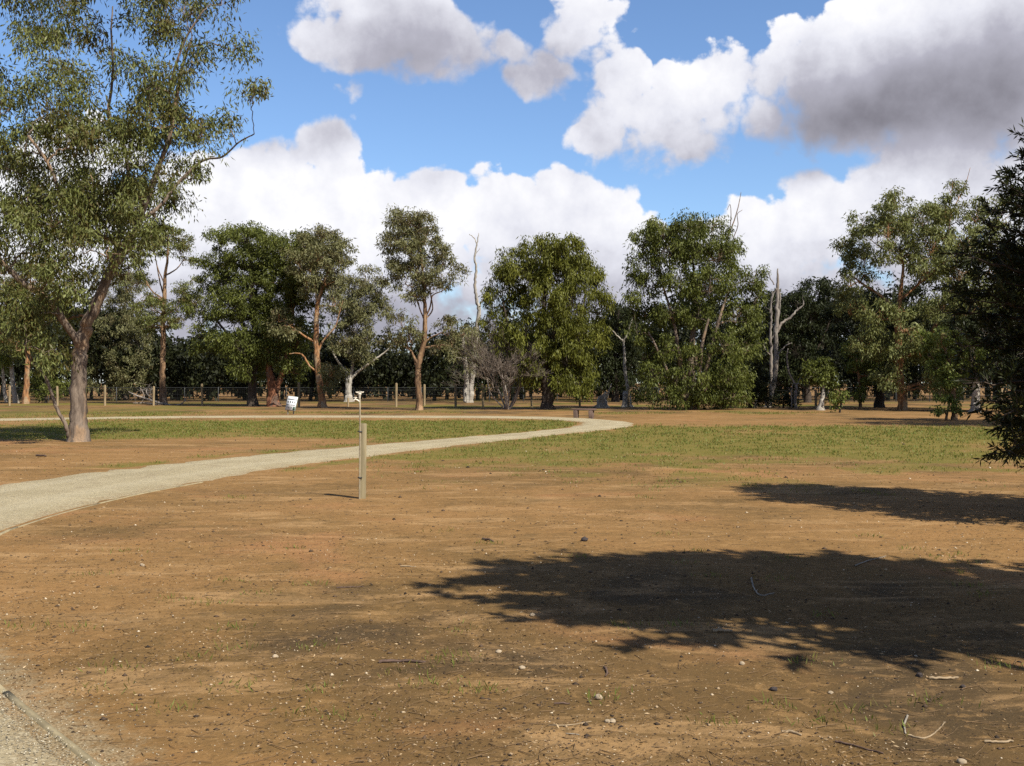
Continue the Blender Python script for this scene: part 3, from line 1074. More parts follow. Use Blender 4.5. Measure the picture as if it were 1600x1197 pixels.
def build_scatter():
    # pale grit and pebbles
    g = Geo()
    x, y = scatter_view(8500, 3.9, 34)
    ok = path_dist(x, y) > 0.02
    x, y = x[ok], y[ok]
    cl = fbm(x, y, 0.8, 3)
    ok = RNG.random(len(x)) < sst(0.32, 0.62, cl) + 0.15
    x, y = x[ok], y[ok]
    size = 0.0022 * (1 - RNG.random(len(x)) * 0.985) ** -0.42 * (0.8 + y / 12)
    stones(g, x, y, ground_h(x, y), np.minimum(size, 0.03), RNG.random(len(x)) ** 0.95)
    tag(g.obj('grit', M['pebble']), 'pale grit and small pebbles strewn over the bare earth', 'pebbles', kind='stuff')
    # gravel grains on the path close to the camera
    g = Geo()
    n = 60000
    x = RNG.uniform(-5.6, 0.0, n)
    y = RNG.uniform(3.3, 8.2, n)
    pd = path_dist(x, y)
    ok = (RNG.random(n) < np.where(pd < 0, 1.0, np.exp(-np.maximum(pd, 0) / 0.13) * 0.4)) & (x > -0.52 * y - 0.5)
    x, y, pd = x[ok], y[ok], pd[ok]
    zz = np.where(pd < 0, 0.014 + 0.02 * sst(0, 1.0, -pd), ground_h(x, y))
    stones(g, x, y, zz, RNG.uniform(0.0025, 0.0065, len(x)) * (0.8 + 0.06 * y), RNG.random(len(x)))
    tag(g.obj('gravel', M['gravel']), 'loose crushed gravel on the path in the lower left corner', 'gravel', kind='stuff')
    # leaf and bark litter, flat flakes
    g = Geo()
    x, y = scatter_view(30000, 3.9, 26)
    cl = fbm(x + 11, y + 5, 0.55, 4)
    ok = (RNG.random(len(x)) < sst(0.44, 0.64, cl) * 0.9 + 0.04) & (path_dist(x, y) > 0.02)
    x, y = x[ok], y[ok]
    n = len(x)
    C = np.column_stack([x, y, ground_h(x, y) + RNG.uniform(0.001, 0.008, n)])
    D = np.column_stack([RNG.normal(size=n), RNG.normal(size=n), RNG.normal(size=n) * 0.22])
    g.leaves(C, D, RNG.uniform(0.008, 0.034, n) * (0.6 + y / 16), RNG.uniform(0.003, 0.008, n) * (0.6 + y / 12), np.clip(RNG.normal(size=n) * 0.26 + 0.5, 0, 1), 0.08)
    # fine twigs
    x, y = scatter_view(1700, 3.9, 22)
    ok = path_dist(x, y) > 0.05
    x, y = x[ok], y[ok]
    n = len(x)
    a = RNG.normal(size=n) * 0.9
    ln = RNG.uniform(0.03, 0.16, n)
    z = ground_h(x, y) + 0.004
    A = np.column_stack([x, y, z])
    B = A + np.column_stack([np.cos(a) * ln, np.sin(a) * ln, RNG.uniform(0, 0.012, n)])
    g.twigs(A, (A + B) / 2 + RNG.normal(size=(n, 3)) * [0.006, 0.006, 0.002], B, RNG.uniform(0.0012, 0.003, n) * (0.7 + y / 14), 0.001)
    tag(g.obj('leaf_litter', M['litter']), 'fallen leaves, bark flakes and fine twigs over the bare earth', 'litter', kind='stuff')
    # dark crumbs
    g = Geo()
    x, y = scatter_view(3900, 3.9, 34)
    ok = path_dist(x, y) > 0.05
    x, y = x[ok], y[ok]
    stones(g, x, y, ground_h(x, y), 0.004 * (1 - RNG.random(len(x)) * 0.97) ** -0.38 * (0.7 + y / 11), RNG.random(len(x)))
    tag(g.obj('soil_crumbs', M['crumb']), 'dark crumbs and clods of soil and seed cases on the earth', 'soil', kind='stuff')


build_scatter()

# ------------------------------------------------------------------ trees
# the big gum on the left
grow('gum_tree', 'tall gum in the left foreground with thick grey trunk and thin side stem', (123, 690),
     [[(123, 690, 0.244), (122, 640, 0.210), (123, 580, 0.189), (127, 540, 0.181), (134, 510, 0.172)],
      [(134, 510, 0.160), (152, 470, 0.143), (175, 420, 0.130), (199, 384, 0.118), (216, 345, 0.097), (234, 300, 0.084), (250, 255, 0.067), (268, 200, 0.055), (284, 107, 0.042), (300, 60, 0.025)],
      [(134, 512, 0.126), (143, 455, 0.109, 0.8), (157, 390, 0.092, 1.1), (163, 350, 0.084, 1.2), (171, 300, 0.071, 1.2), (180, 255, 0.059, 1.0), (170, 200, 0.050, 0.8), (157, 174, 0.046, 0.6), (168, 110, 0.034, 0.4), (174, 50, 0.025), (176, 10, 0.017)],
      [(127, 545, 0.109), (108, 500, 0.101, -0.5), (95, 470, 0.092, -0.9), (72, 452, 0.084, -1.2), (52, 428, 0.071, -1.5), (36, 410, 0.059, -1.6), (15, 385, 0.042, -1.8)],
      [(200, 384, 0.076), (172, 372, 0.059, -1.0), (140, 334, 0.050, -1.6), (127, 284, 0.042, -2.0), (100, 240, 0.034, -2.2)],
      [(216, 345, 0.059), (240, 318, 0.050, 0.5), (262, 280, 0.046, 0.8), (300, 240, 0.034, 1.0), (334, 234, 0.027, 0.9), (362, 212, 0.022, 0.8), (388, 200, 0.017, 0.7)],
      [(268, 200, 0.034), (284, 150, 0.029, -1.0), (312, 85, 0.025, -1.3), (341, 43, 0.018, -1.4)],
      [(110, 682, 0.063, -0.1), (107, 664, 0.059, -0.2), (96, 638, 0.052, -0.3), (88, 612, 0.046, -0.35), (80, 588, 0.042, -0.4), (62, 566, 0.034, -0.5), (52, 548, 0.025, -0.5)],
      ],
     [(215, 18, 62, 32), (268, 48, 55, 42), (352, 12, 42, 30), (362, 62, 26, 22), (300, 105, 36, 30), (238, 140, 58, 42), (292, 165, 42, 38), (250, 205, 66, 40),
      (180, 190, 40, 36), (398, 150, 32, 30), (345, 175, 14, 12), (320, 215, 28, 26), (212, 250, 55, 36), (130, 235, 40, 34), (290, 255, 34, 26), (160, 300, 52, 36),
      (232, 312, 34, 30), (262, 290, 26, 22), (85, 85, 50, 32), (95, 130, 30, 26), (60, 20, 58, 24), (125, 25, 36, 24), (170, 80, 28, 30), (90, 190, 50, 42), (28, 165, 40, 44), (60, 245, 46, 38),
      (10, 250, 40, 44), (60, 312, 46, 42), (100, 352, 50, 36), (14, 350, 44, 44), (180, 352, 40, 28), (60, 390, 48, 30), (22, 420, 34, 30), (110, 428, 44, 28), (75, 478, 46, 32), (60, 530, 34, 28), (96, 560, 22, 22), (140, 470, 16, 18),
      (185, 405, 32, 24), (150, 398, 34, 26), (215, 375, 28, 20), (140, 335, 44, 32), (205, 300, 46, 34), (110, 300, 38, 36), (230, 345, 26, 22), (45, 495, 30, 26), (-60, 120, 55, 50), (-60, 230, 60, 60), (-50, 340, 55, 60), (180, -30, 60, 40), (280, -30, 70, 40), (80, -40, 60, 40), (250, 380, 20, 14)],
     M['leaf_olive'], M['bark_grey'], n_leaf=44, rc=0.50, L=0.185, W=0.050, droop=1.0, dens=0.74, flat=0.85, depth=0.62, tw=0.009, sides=16, lim=0.018, spread=0.46, shell=0.45, fill=3.6)

# left edge
grow('gum_tree', 'gum with orange peeling trunk at the left edge behind the big gum', (40, 631),
     [[(40, 631, 0.224), (42, 590, 0.185), (44, 550, 0.165), (46, 505, 0.132), (42, 470, 0.099), (38, 440, 0.066)],
      [(44, 545, 0.079), (30, 530, 0.059), (12, 520, 0.040)]],
     [(20, 470, 34, 30), (50, 440, 34, 28), (10, 430, 34, 34), (64, 490, 26, 30), (4, 520, 30, 28), (30, 540, 22, 18), (66, 540, 16, 20), (70, 450, 26, 22), (-30, 470, 34, 44)],
     M['leaf_olive'], M['bark_orange'], n_leaf=24, rc=0.6, L=0.34, W=0.10, dens=0.75)
grow('gum_tree', 'slim gum with pale leaning trunk at the far left edge', (14, 630),
     [[(26, 630, 0.2), (20, 600, 0.17), (18, 570, 0.15), (16, 540, 0.12), (10, 510, 0.1)], [(10, 628, 0.16), (6, 600, 0.14), (4, 570, 0.10)]],
     [(4, 540, 26, 24), (22, 555, 18, 16), (-8, 575, 22, 22), (10, 500, 26, 24)],
     M['leaf_fresh'], M['bark_white'], n_leaf=20, rc=0.6, L=0.34, W=0.10, dens=0.8)
grow('wattle_tree', 'grey green weeping tree just behind the big gum trunk', (196, 626),
     [[(196, 626, 0.2), (194, 600, 0.17), (190, 570, 0.13), (188, 530, 0.09)], [(194, 610, 0.1), (212, 585, 0.08), (222, 560, 0.05)]],
     [(190, 560, 34, 26), (215, 540, 28, 26), (165, 545, 24, 28), (180, 510, 32, 26), (212, 500, 28, 22), (160, 585, 24, 20), (205, 588, 28, 20), (226, 575, 20, 26), (150, 600, 22, 14), (192, 475, 26, 20), (180, 605, 26, 12), (170, 460, 28, 24), (205, 440, 24, 20)],
     M['leaf_grey'], M['bark_dark'], n_leaf=26, rc=0.6, L=0.30, W=0.09, dens=0.85, droop=1.1)
grow('shrub', 'green shrub at the fence left of the big gum trunk', (72, 630),
     [[(72, 630, 0.1), (72, 612, 0.08), (70, 595, 0.05)], [(72, 625, 0.06), (60, 610, 0.05), (54, 598, 0.03)]],
     [(72, 598, 20, 16), (54, 604, 16, 14), (90, 604, 16, 14), (70, 612, 24, 10), (102, 590, 12, 18)],
     M['leaf_green'], M['bark_dark'], n_leaf=22, rc=0.5, L=0.28, W=0.09, dens=0.9, cat='shrub')

grow('gum_tree', 'tall slender gum with bare pale upper trunk right of the big gum', (255, 632),
     [[(255, 632, 0.255), (254, 590, 0.203), (255, 540, 0.188), (255, 500, 0.165), (257, 460, 0.143), (258, 430, 0.112), (262, 400, 0.075), (262, 370, 0.045)],
      [(257, 468, 0.075), (238, 455, 0.060), (224, 430, 0.045), (214, 408, 0.030)],
      [(259, 430, 0.068), (276, 420, 0.045), (288, 405, 0.030)],
      [(256, 462, 0.068), (246, 440, 0.053, 0.6), (240, 415, 0.038, 0.8), (236, 395, 0.022, 0.8)],
      [(258, 445, 0.053), (250, 420, 0.038, -0.5), (246, 395, 0.026, -0.7)]],
     [(262, 368, 34, 14), (240, 382, 26, 14), (285, 392, 24, 16), (296, 384, 14, 10), (215, 412, 24, 14), (300, 405, 10, 8), (212, 440, 26, 16), (285, 452, 18, 14), (240, 480, 30, 14), (280, 480, 28, 16), (232, 505, 22, 14), (268, 505, 24, 12), (300, 440, 14, 12), (305, 470, 22, 14), (222, 465, 22, 12), (318, 492, 16, 12)],
     M['leaf_olive'], M['bark_brown'], n_leaf=24, rc=0.5, L=0.28, W=0.085, dens=0.62, flat=0.6)

grow('gum_tree', 'broad dense gum with dark trunk, left one of the two crowded trees beside the sign', (393, 635),
     [[(393, 635, 0.34), (394, 600, 0.28), (396, 570, 0.26), (398, 530, 0.22), (395, 480, 0.17), (392, 430, 0.12), (390, 390, 0.07)],
      [(396, 580, 0.16), (372, 545, 0.12), (350, 515, 0.09), (330, 490, 0.06)],
      [(398, 540, 0.14), (415, 500, 0.11), (425, 460, 0.08), (428, 420, 0.05)],
      [(397, 560, 0.13), (380, 510, 0.1), (365, 460, 0.07), (352, 410, 0.05)]],
     [(385, 372, 42, 24), (350, 378, 24, 22), (420, 380, 26, 20), (345, 408, 22, 20), (395, 410, 40, 26), (425, 425, 34, 28), (355, 445, 28, 24), (395, 455, 38, 28), (430, 470, 34, 28), (335, 425, 20, 16), (322, 410, 14, 14),
      (360, 480, 30, 22), (400, 500, 40, 26), (338, 500, 24, 16), (430, 510, 30, 24), (380, 540, 38, 20), (345, 470, 18, 14), (318, 450, 18, 18), (306, 480, 18, 14), (415, 550, 34, 22), (350, 535, 26, 18), (322, 545, 24, 14), (310, 520, 16, 14), (390, 575, 34, 16)],
     M['leaf_green'], M['bark_dark'], n_leaf=28, rc=0.52, L=0.28, W=0.085, dens=0.82)
grow('gum_tree', 'dense gum with reddish peeling trunk base directly left of the sign', (425, 635.5),
     [[(427, 635.5, 0.42), (427, 615, 0.34), (424, 595, 0.28), (420, 570, 0.22), (416, 540, 0.16), (414, 500, 0.1)],
      [(430, 612, 0.24), (440, 585, 0.19), (448, 555, 0.15), (455, 510, 0.11), (460, 460, 0.08), (462, 420, 0.05)]],
     [(465, 385, 34, 22), (490, 378, 28, 18), (440, 392, 26, 22), (470, 420, 36, 26), (500, 405, 26, 24), (448, 440, 28, 26), (480, 455, 30, 26), (455, 490, 30, 26), (435, 525, 26, 22), (465, 535, 26, 20), (440, 560, 26, 16), (460, 575, 20, 16), (425, 500, 26, 22)],
     M['leaf_green'], M['bark_red'], n_leaf=28, rc=0.52, L=0.28, W=0.085, dens=0.8)
grow('gum_tree', 'gum with sunlit orange trunk and curved side branches, right of the sign', (503, 637),
     [[(504, 637, 0.25), (501, 610, 0.2), (497, 580, 0.19), (495, 550, 0.18), (494, 520, 0.165), (495, 490, 0.145), (499, 465, 0.11), (507, 440, 0.08), (516, 415, 0.05)],
      [(497, 582, 0.075), (484, 572, 0.07), (474, 556, 0.06), (464, 552, 0.045), (452, 553, 0.03)],
      [(494, 535, 0.08), (480, 528, 0.07), (466, 518, 0.06), (452, 508, 0.04)],
      [(497, 550, 0.08), (504, 534, 0.07), (514, 522, 0.055), (524, 510, 0.045), (530, 490, 0.03), (536, 470, 0.02)],
      [(495, 470, 0.07), (492, 445, 0.05), (484, 420, 0.03)]],
     [(505, 372, 26, 16), (480, 385, 26, 18), (520, 385, 20, 18), (540, 392, 14, 16), (535, 405, 14, 12), (500, 405, 32, 20), (470, 412, 22, 20), (520, 418, 24, 16), (510, 440, 26, 16), (482, 445, 22, 16), (435, 495, 20, 16), (452, 512, 16, 14), (428, 512, 12, 10), (522, 470, 16, 14), (520, 580, 18, 16), (512, 598, 14, 10)],
     M['leaf_grey'], M['bark_orange'], n_leaf=26, rc=0.46, L=0.26, W=0.08, dens=0.72)
grow('gum_tree', 'pale forked gum beyond the fence behind the tap, with wide smooth white trunk', (546, 628),
     [[(545, 628, 0.364), (545, 610, 0.301), (546, 592, 0.280)],
      [(546, 594, 0.182), (540, 580, 0.154), (532, 570, 0.119), (524, 558, 0.091), (518, 545, 0.063)],
      [(547, 594, 0.168), (550, 578, 0.140), (551, 560, 0.112), (548, 530, 0.077), (552, 500, 0.056)],
      [(548, 592, 0.154), (558, 582, 0.126), (572, 572, 0.105), (588, 560, 0.084), (602, 550, 0.063), (612, 540, 0.042)],
      [(542, 600, 0.084), (541, 590, 0.070)]],
     [(570, 432, 30, 18), (548, 450, 26, 20), (590, 452, 22, 20), (566, 470, 34, 22), (540, 485, 24, 20), (590, 490, 20, 22), (556, 510, 28, 22), (575, 530, 22, 18), (535, 520, 20, 18), (545, 545, 24, 16), (526, 440, 18, 18), (562, 555, 22, 12), (600, 475, 10, 12)],
     M['leaf_grey'], M['bark_white'], n_leaf=26, rc=0.6, L=0.33, W=0.10, dens=0.75)

grow('gum_tree', 'solitary tall gum with twisting sunlit brown trunk and open airy crown', (655, 641),
     [[(655, 641, 0.198), (655, 620, 0.180), (653, 595, 0.171), (654, 570, 0.167), (660, 545, 0.158), (664, 515, 0.135), (664, 485, 0.113), (662, 455, 0.090), (660, 420, 0.063), (656, 385, 0.045), (650, 350, 0.027)],
      [(654, 572, 0.090), (648, 560, 0.081), (642, 548, 0.054), (630, 540, 0.036), (626, 525, 0.027)],
      [(665, 495, 0.054), (672, 480, 0.045), (676, 462, 0.036), (690, 455, 0.027), (700, 448, 0.018)],
      [(664, 500, 0.045), (675, 482, 0.041, 0.5), (671, 455, 0.032, 0.6), (674, 440, 0.027, 0.7)],
      [(663, 500, 0.045), (655, 480, 0.036), (650, 462, 0.027), (640, 455, 0.018)],
      [(662, 540, 0.054), (672, 528, 0.041), (690, 520, 0.032), (705, 512, 0.023)],
      [(654, 585, 0.054), (650, 574, 0.045), (647, 560, 0.027)]],
     [(632, 345, 30, 20), (655, 350, 28, 20), (625, 370, 30, 18), (665, 372, 24, 18), (605, 385, 18, 11), (640, 395, 34, 20), (680, 392, 22, 18), (695, 408, 18, 14), (716, 424, 14, 12), (618, 415, 18, 14), (652, 420, 32, 18), (690, 430, 20, 12), (636, 440, 24, 16), (665, 445, 26, 14), (612, 438, 12, 10), (648, 462, 20, 10), (704, 440, 16, 10),
      (628, 505, 24, 18), (640, 525, 22, 16), (618, 530, 16, 12), (700, 515, 22, 20), (705, 535, 20, 14), (688, 540, 16, 12), (725, 520, 16, 12)],
     M['leaf_grey'], M['bark_brown'], n_leaf=24, rc=0.40, L=0.24, W=0.07, dens=0.66, depth=0.6)

dead_tree('dead_tree', 'tall bleached dead gum with a bare crooked tip, left of the bushy yellow green tree', (735, 629),
          [[(734, 629, 0.286), (737, 600, 0.245), (740, 570, 0.224), (741, 545, 0.211), (745, 515, 0.190), (749, 485, 0.163), (745, 468, 0.136), (742, 445, 0.116), (744, 420, 0.102), (742, 400, 0.082), (746, 380, 0.054), (748, 364, 0.027)],
           [(727, 628, 0.204), (728, 600, 0.184), (727, 570, 0.163), (724, 545, 0.136), (722, 515, 0.095)],
           [(745, 384, 0.048), (741, 372, 0.041), (733, 366, 0.024)],
           [(748, 480, 0.068), (753, 470, 0.054), (757, 460, 0.020)],
           [(744, 396, 0.034), (750, 388, 0.020)]], M['bark_white'])
grow('young_gum', 'leafy growth beside the bleached dead gum', (728, 629.5),
     [[(730, 629.5, 0.08), (731, 600, 0.07), (729, 565, 0.06), (726, 540, 0.05)]],
     [(735, 545, 16, 18), (722, 525, 18, 16), (705, 555, 10, 10), (742, 528, 14, 14), (738, 570, 10, 14)],
     M['leaf_grey'], M['bark_white'], n_leaf=20, rc=0.5, L=0.32, W=0.1, dens=0.7)

grow('weeping_tree', 'broad yellow green weeping tree with short dark trunk, left of the bench', (855, 640),
     [[(855, 640, 0.38), (855, 620, 0.34), (853, 600, 0.32), (850, 570, 0.26), (848, 530, 0.2), (850, 480, 0.14), (852, 430, 0.08)],
      [(855, 605, 0.18), (885, 560, 0.13), (905, 510, 0.09), (915, 460, 0.05)],
      [(852, 590, 0.16), (820, 550, 0.12), (795, 510, 0.08), (785, 465, 0.05)]],
     [(880, 392, 34, 20), (845, 398, 34, 22), (800, 410, 32, 22), (905, 420, 20, 22), (785, 440, 22, 22), (825, 430, 34, 24), (870, 430, 34, 24), (770, 470, 18, 22), (930, 440, 20, 26), (938, 475, 15, 30), (805, 470, 30, 26), (850, 470, 36, 26), (895, 470, 32, 28),
      (775, 505, 24, 22), (820, 515, 30, 26), (865, 515, 32, 28), (905, 520, 30, 28), (935, 520, 16, 26), (795, 540, 22, 16), (840, 555, 26, 22), (885, 560, 32, 26), (915, 570, 22, 24), (870, 595, 24, 14), (905, 600, 18, 12), (830, 585, 16, 16)],
     M['leaf_yellow'], M['bark_dark'], n_leaf=32, rc=0.46, L=0.28, W=0.075, dens=0.86, droop=1.5, flat=1.1)

grow('weeping_tree', 'largest dense round green tree in the centre right with skirt of foliage to the ground', (1080, 640),
     [[(1080, 640, 0.40), (1080, 620, 0.34), (1079, 590, 0.28), (1080, 550, 0.22), (1085, 500, 0.16), (1085, 440, 0.10), (1080, 390, 0.06)],
      [(1078, 632, 0.22), (1066, 590, 0.17, -0.4), (1056, 540, 0.13, -0.6), (1050, 500, 0.10, -0.6), (1035, 450, 0.06, -0.5), (1028, 400, 0.04)],
      [(1083, 630, 0.22), (1098, 585, 0.17, -0.5), (1108, 545, 0.13, -0.7), (1120, 500, 0.1, -0.7), (1140, 450, 0.06)],
      [(1076, 632, 0.17), (1050, 600, 0.12, -0.8), (1030, 560, 0.08, -1.0), (1010, 520, 0.05, -1.0)],
      [(1086, 632, 0.17), (1088, 590, 0.13, -0.9), (1092, 540, 0.1, -1.1), (1102, 500, 0.07, -1.1)],
      [(1128, 400, 0.05), (1137, 372, 0.045), (1147, 345, 0.035), (1153, 325, 0.025), (1158, 300, 0.015)],
      [(1137, 370, 0.035), (1142, 345, 0.028), (1141, 320, 0.018), (1136, 328, 0.012)],
      [(1146, 372, 0.03), (1153, 352, 0.025), (1152, 335, 0.02), (1160, 328, 0.012)]],
     [(1035, 362, 32, 18), (1005, 380, 24, 22), (1075, 358, 30, 18), (1110, 362, 32, 22), (1145, 392, 18, 22), (1040, 392, 36, 24), (1085, 392, 36, 24), (1120, 400, 30, 24), (1000, 410, 20, 20), (995, 440, 22, 22), (1020, 440, 30, 20), (1060, 440, 32, 24), (1105, 445, 34, 26), (1145, 440, 24, 28), (1178, 430, 16, 24), (1180, 465, 15, 26),
      (985, 470, 16, 18), (1010, 485, 26, 18), (1045, 490, 26, 20), (1150, 490, 28, 28), (1175, 500, 16, 26), (1090, 490, 28, 24), (995, 520, 18, 14), (1020, 530, 24, 16), (1130, 540, 28, 26), (1165, 540, 22, 26), (1040, 545, 20, 18), (1005, 555, 18, 14),
      (1020, 585, 22, 20), (1035, 615, 26, 18), (1005, 612, 16, 12), (1055, 590, 20, 20), (1070, 620, 26, 16), (1100, 600, 26, 22), (1110, 625, 30, 14), (1135, 585, 28, 26), (1145, 615, 28, 18), (1085, 560, 20, 22), (1160, 580, 20, 24)],
     M['leaf_green'], M['bark_grey'], n_leaf=28, rc=0.48, L=0.26, W=0.08, dens=0.95, droop=1.1, flat=0.95, shell=0.6)
grow('shrub', 'dark rounded shrub at the right foot of the largest tree', (1172, 638),
     [[(1172, 638, 0.1), (1172, 615, 0.08), (1172, 590, 0.05)]],
     [(1172, 575, 20, 18), (1185, 598, 20, 22), (1160, 600, 20, 24), (1175, 620, 28, 14), (1192, 618, 12, 16)],
     M['leaf_dark'], M['bark_dark'], n_leaf=34, rc=0.42, L=0.22, W=0.06, dens=1.1, cat='shrub', droop=0.0)

dead_tree('dead_tree', 'tallest bare grey dead trunk with forked branches, right of the largest tree', (1207, 636),
          [[(1203, 636, 0.106), (1206, 615, 0.125), (1211, 590, 0.158), (1213, 560, 0.158), (1213, 520, 0.145), (1214, 480, 0.139), (1215, 450, 0.112), (1215, 420, 0.040)],
           [(1213, 520, 0.106), (1222, 505, 0.092), (1234, 497, 0.079), (1245, 485, 0.059), (1254, 478, 0.046), (1256, 470, 0.026)],
           [(1212, 560, 0.059), (1220, 548, 0.053), (1228, 540, 0.040), (1237, 536, 0.023)],
           [(1214, 450, 0.066), (1207, 462, 0.046), (1203, 490, 0.040)],
           [(1210, 445, 0.040), (1204, 435, 0.033), (1201, 425, 0.020)],
           [(1246, 486, 0.033), (1246, 480, 0.020)],
           [(1218, 452, 0.053), (1219, 470, 0.046), (1217, 500, 0.040)]], M['bark_dead'], twigs=3)
dead_tree('dead_tree', 'thinner bare grey dead trunk standing close behind the tallest dead trunk', (1204, 635),
          [[(1203, 635, 0.126), (1204, 600, 0.112), (1205, 560, 0.105), (1204, 530, 0.098), (1205, 500, 0.084), (1204, 475, 0.070), (1207, 455, 0.042)],
           [(1204, 555, 0.049), (1197, 548, 0.042), (1192, 537, 0.021)],
           [(1205, 530, 0.063), (1212, 520, 0.056), (1216, 512, 0.042)]], M['bark_dead'], twigs=3)
dead_tree('dead_sapling', 'small forked dead sapling between the grey dead trunks and the leafy stump', (1243, 638),
          [[(1243, 638, 0.10), (1243, 620, 0.09), (1244, 604, 0.08), (1238, 594, 0.06), (1232, 580, 0.05), (1230, 560, 0.045), (1231, 545, 0.03)],
           [(1244, 606, 0.05), (1248, 596, 0.035), (1250, 590, 0.02)], [(1237, 636, 0.045), (1237, 610, 0.04), (1240, 598, 0.02)],
           [(1238, 616, 0.03), (1232, 606, 0.02)]], M['bark_dead'], twigs=2)
grow('shrub', 'low dark shrub at the foot of the grey dead trunks', (1224, 637),
     [[(1224, 637, 0.06), (1224, 625, 0.04)]], [(1224, 624, 16, 10), (1214, 627, 10, 8), (1234, 628, 10, 8)],
     M['leaf_dark'], M['bark_dark'], n_leaf=26, rc=0.4, L=0.22, W=0.07, dens=1.1, cat='shrub', droop=0.2)
grow('ivy_stump', 'pale stump crowned with bright leafy regrowth right of the dead sapling', (1283, 641),
     [[(1282, 641, 0.252), (1284, 630, 0.180), (1286, 620, 0.144), (1287, 605, 0.084), (1285, 590, 0.036)]],
     [(1266, 574, 11, 10), (1283, 572, 10, 10), (1275, 585, 16, 12), (1290, 590, 12, 16), (1297, 612, 8, 16), (1262, 588, 8, 8), (1290, 568, 8, 8)],
     M['leaf_green'], M['bark_white'], n_leaf=20, rc=0.34, L=0.24, W=0.11, dens=0.9)
grow('shrub', 'small upright leafy shrub in front of the right hand trees', (1312, 645),
     [[(1312, 645, 0.05), (1314, 630, 0.04), (1316, 615, 0.03)]],
     [(1306, 634, 6, 8), (1316, 628, 7, 10), (1318, 614, 5, 8), (1312, 640, 7, 5)],
     M['leaf_fresh'], M['bark_dark'], n_leaf=16, rc=0.28, L=0.2, W=0.09, dens=1.0, cat='shrub')

grow('dark_gum', 'dark gum behind the grey dead trunks', (1262, 629),
     [[(1262, 629, 0.3), (1260, 590, 0.25), (1256, 540, 0.2), (1250, 490, 0.1)], [(1260, 570, 0.14), (1285, 530, 0.1), (1300, 490, 0.06)]],
     [(1205, 475, 22, 24), (1245, 470, 26, 20), (1280, 450, 26, 20), (1225, 505, 30, 28), (1265, 500, 32, 26), (1300, 470, 26, 24), (1240, 545, 34, 28), (1285, 540, 30, 28), (1210, 545, 26, 30), (1255, 585, 34, 22), (1300, 580, 28, 26), (1215, 590, 28, 24)],
     M['leaf_dark'], M['bark_dark'], n_leaf=28, rc=0.62, L=0.34, W=0.11, dens=0.95)
grow('gum_tree', 'spreading pale green gum with orange lower trunk on the right', (1408, 641),
     [[(1410, 641, 0.27), (1407, 615, 0.22), (1405, 580, 0.21), (1404, 545, 0.22), (1403, 505, 0.20), (1404, 480, 0.16), (1408, 450, 0.11), (1412, 410, 0.07)],
      [(1405, 520, 0.14), (1430, 515, 0.12), (1448, 530, 0.12), (1470, 490, 0.09), (1488, 450, 0.06)],
      [(1404, 490, 0.10), (1380, 465, 0.08), (1350, 445, 0.06), (1330, 430, 0.04)],
      [(1406, 470, 0.09), (1440, 440, 0.07), (1470, 415, 0.05), (1500, 390, 0.04)],
      [(1482, 380, 0.04), (1485, 340, 0.035), (1497, 312, 0.03), (1508, 290, 0.022), (1516, 262, 0.012)], [(1497, 312, 0.02), (1498, 296, 0.012)], [(1480, 330, 0.025), (1486, 305, 0.018), (1481, 292, 0.01)]],
     [(1345, 350, 24, 22), (1390, 325, 30, 16), (1330, 385, 26, 24), (1380, 365, 36, 26), (1430, 345, 34, 22), (1470, 335, 32, 22), (1520, 340, 30, 24), (1350, 405, 30, 20), (1400, 405, 38, 22), (1450, 385, 38, 24), (1500, 385, 36, 28), (1550, 370, 34, 34), (1318, 415, 14, 14), (1350, 425, 20, 14), (1440, 425, 30, 16), (1490, 430, 34, 22), (1540, 430, 34, 34), (1570, 330, 30, 30), (1580, 420, 34, 40), (1480, 300, 20, 10),
      (1330, 480, 28, 24), (1370, 490, 28, 24), (1400, 480, 22, 18), (1460, 480, 26, 20), (1510, 480, 36, 28), (1560, 490, 36, 36), (1340, 530, 26, 24), (1430, 550, 26, 16), (1460, 545, 24, 22), (1375, 540, 26, 24), (1520, 540, 34, 34), (1420, 520, 26, 22), (1385, 590, 20, 22), (1445, 600, 22, 22), (1325, 440, 22, 18), (1480, 600, 22, 26), (1405, 560, 18, 18)],
     M['leaf_pale'], M['bark_orange'], n_leaf=26, rc=0.48, L=0.26, W=0.08, dens=0.85, droop=0.9)
grow('ivy_tree', 'leaf clad trunk standing nearest among the right hand trees', (1490, 657),
     [[(1491, 657, 0.13), (1490, 630, 0.10), (1488, 600, 0.09), (1482, 560, 0.08), (1470, 530, 0.06)], [(1478, 657, 0.06), (1481, 640, 0.05), (1486, 620, 0.04), (1489, 604, 0.03)]],
     [(1492, 640, 7, 10), (1489, 620, 8, 12), (1492, 600, 10, 12), (1480, 590, 14, 12), (1462, 570, 14, 14), (1450, 550, 16, 14), (1468, 610, 8, 18), (1465, 640, 5, 12), (1480, 560, 16, 16), (1500, 575, 14, 14), (1440, 530, 16, 14), (1510, 540, 16, 16), (1535, 560, 14, 18), (1470, 525, 22, 12)],
     M['leaf_fresh'], M['bark_brown'], n_leaf=18, rc=0.26, L=0.17, W=0.085, dens=0.75, depth=0.5)
grow('ivy_tree', 'leaf draped thin trunk left of the orange trunked gum on the right', (1344, 639),
     [[(1344, 639, 0.10), (1344, 615, 0.09), (1342, 590, 0.08), (1338, 560, 0.06)]],
     [(1343, 620, 6, 12), (1342, 600, 9, 14), (1332, 575, 14, 14), (1345, 565, 14, 12), (1328, 550, 14, 14), (1360, 580, 10, 18), (1372, 560, 14, 18)],
     M['leaf_fresh'], M['bark_brown'], n_leaf=18, rc=0.34, L=0.22, W=0.10, dens=0.7)
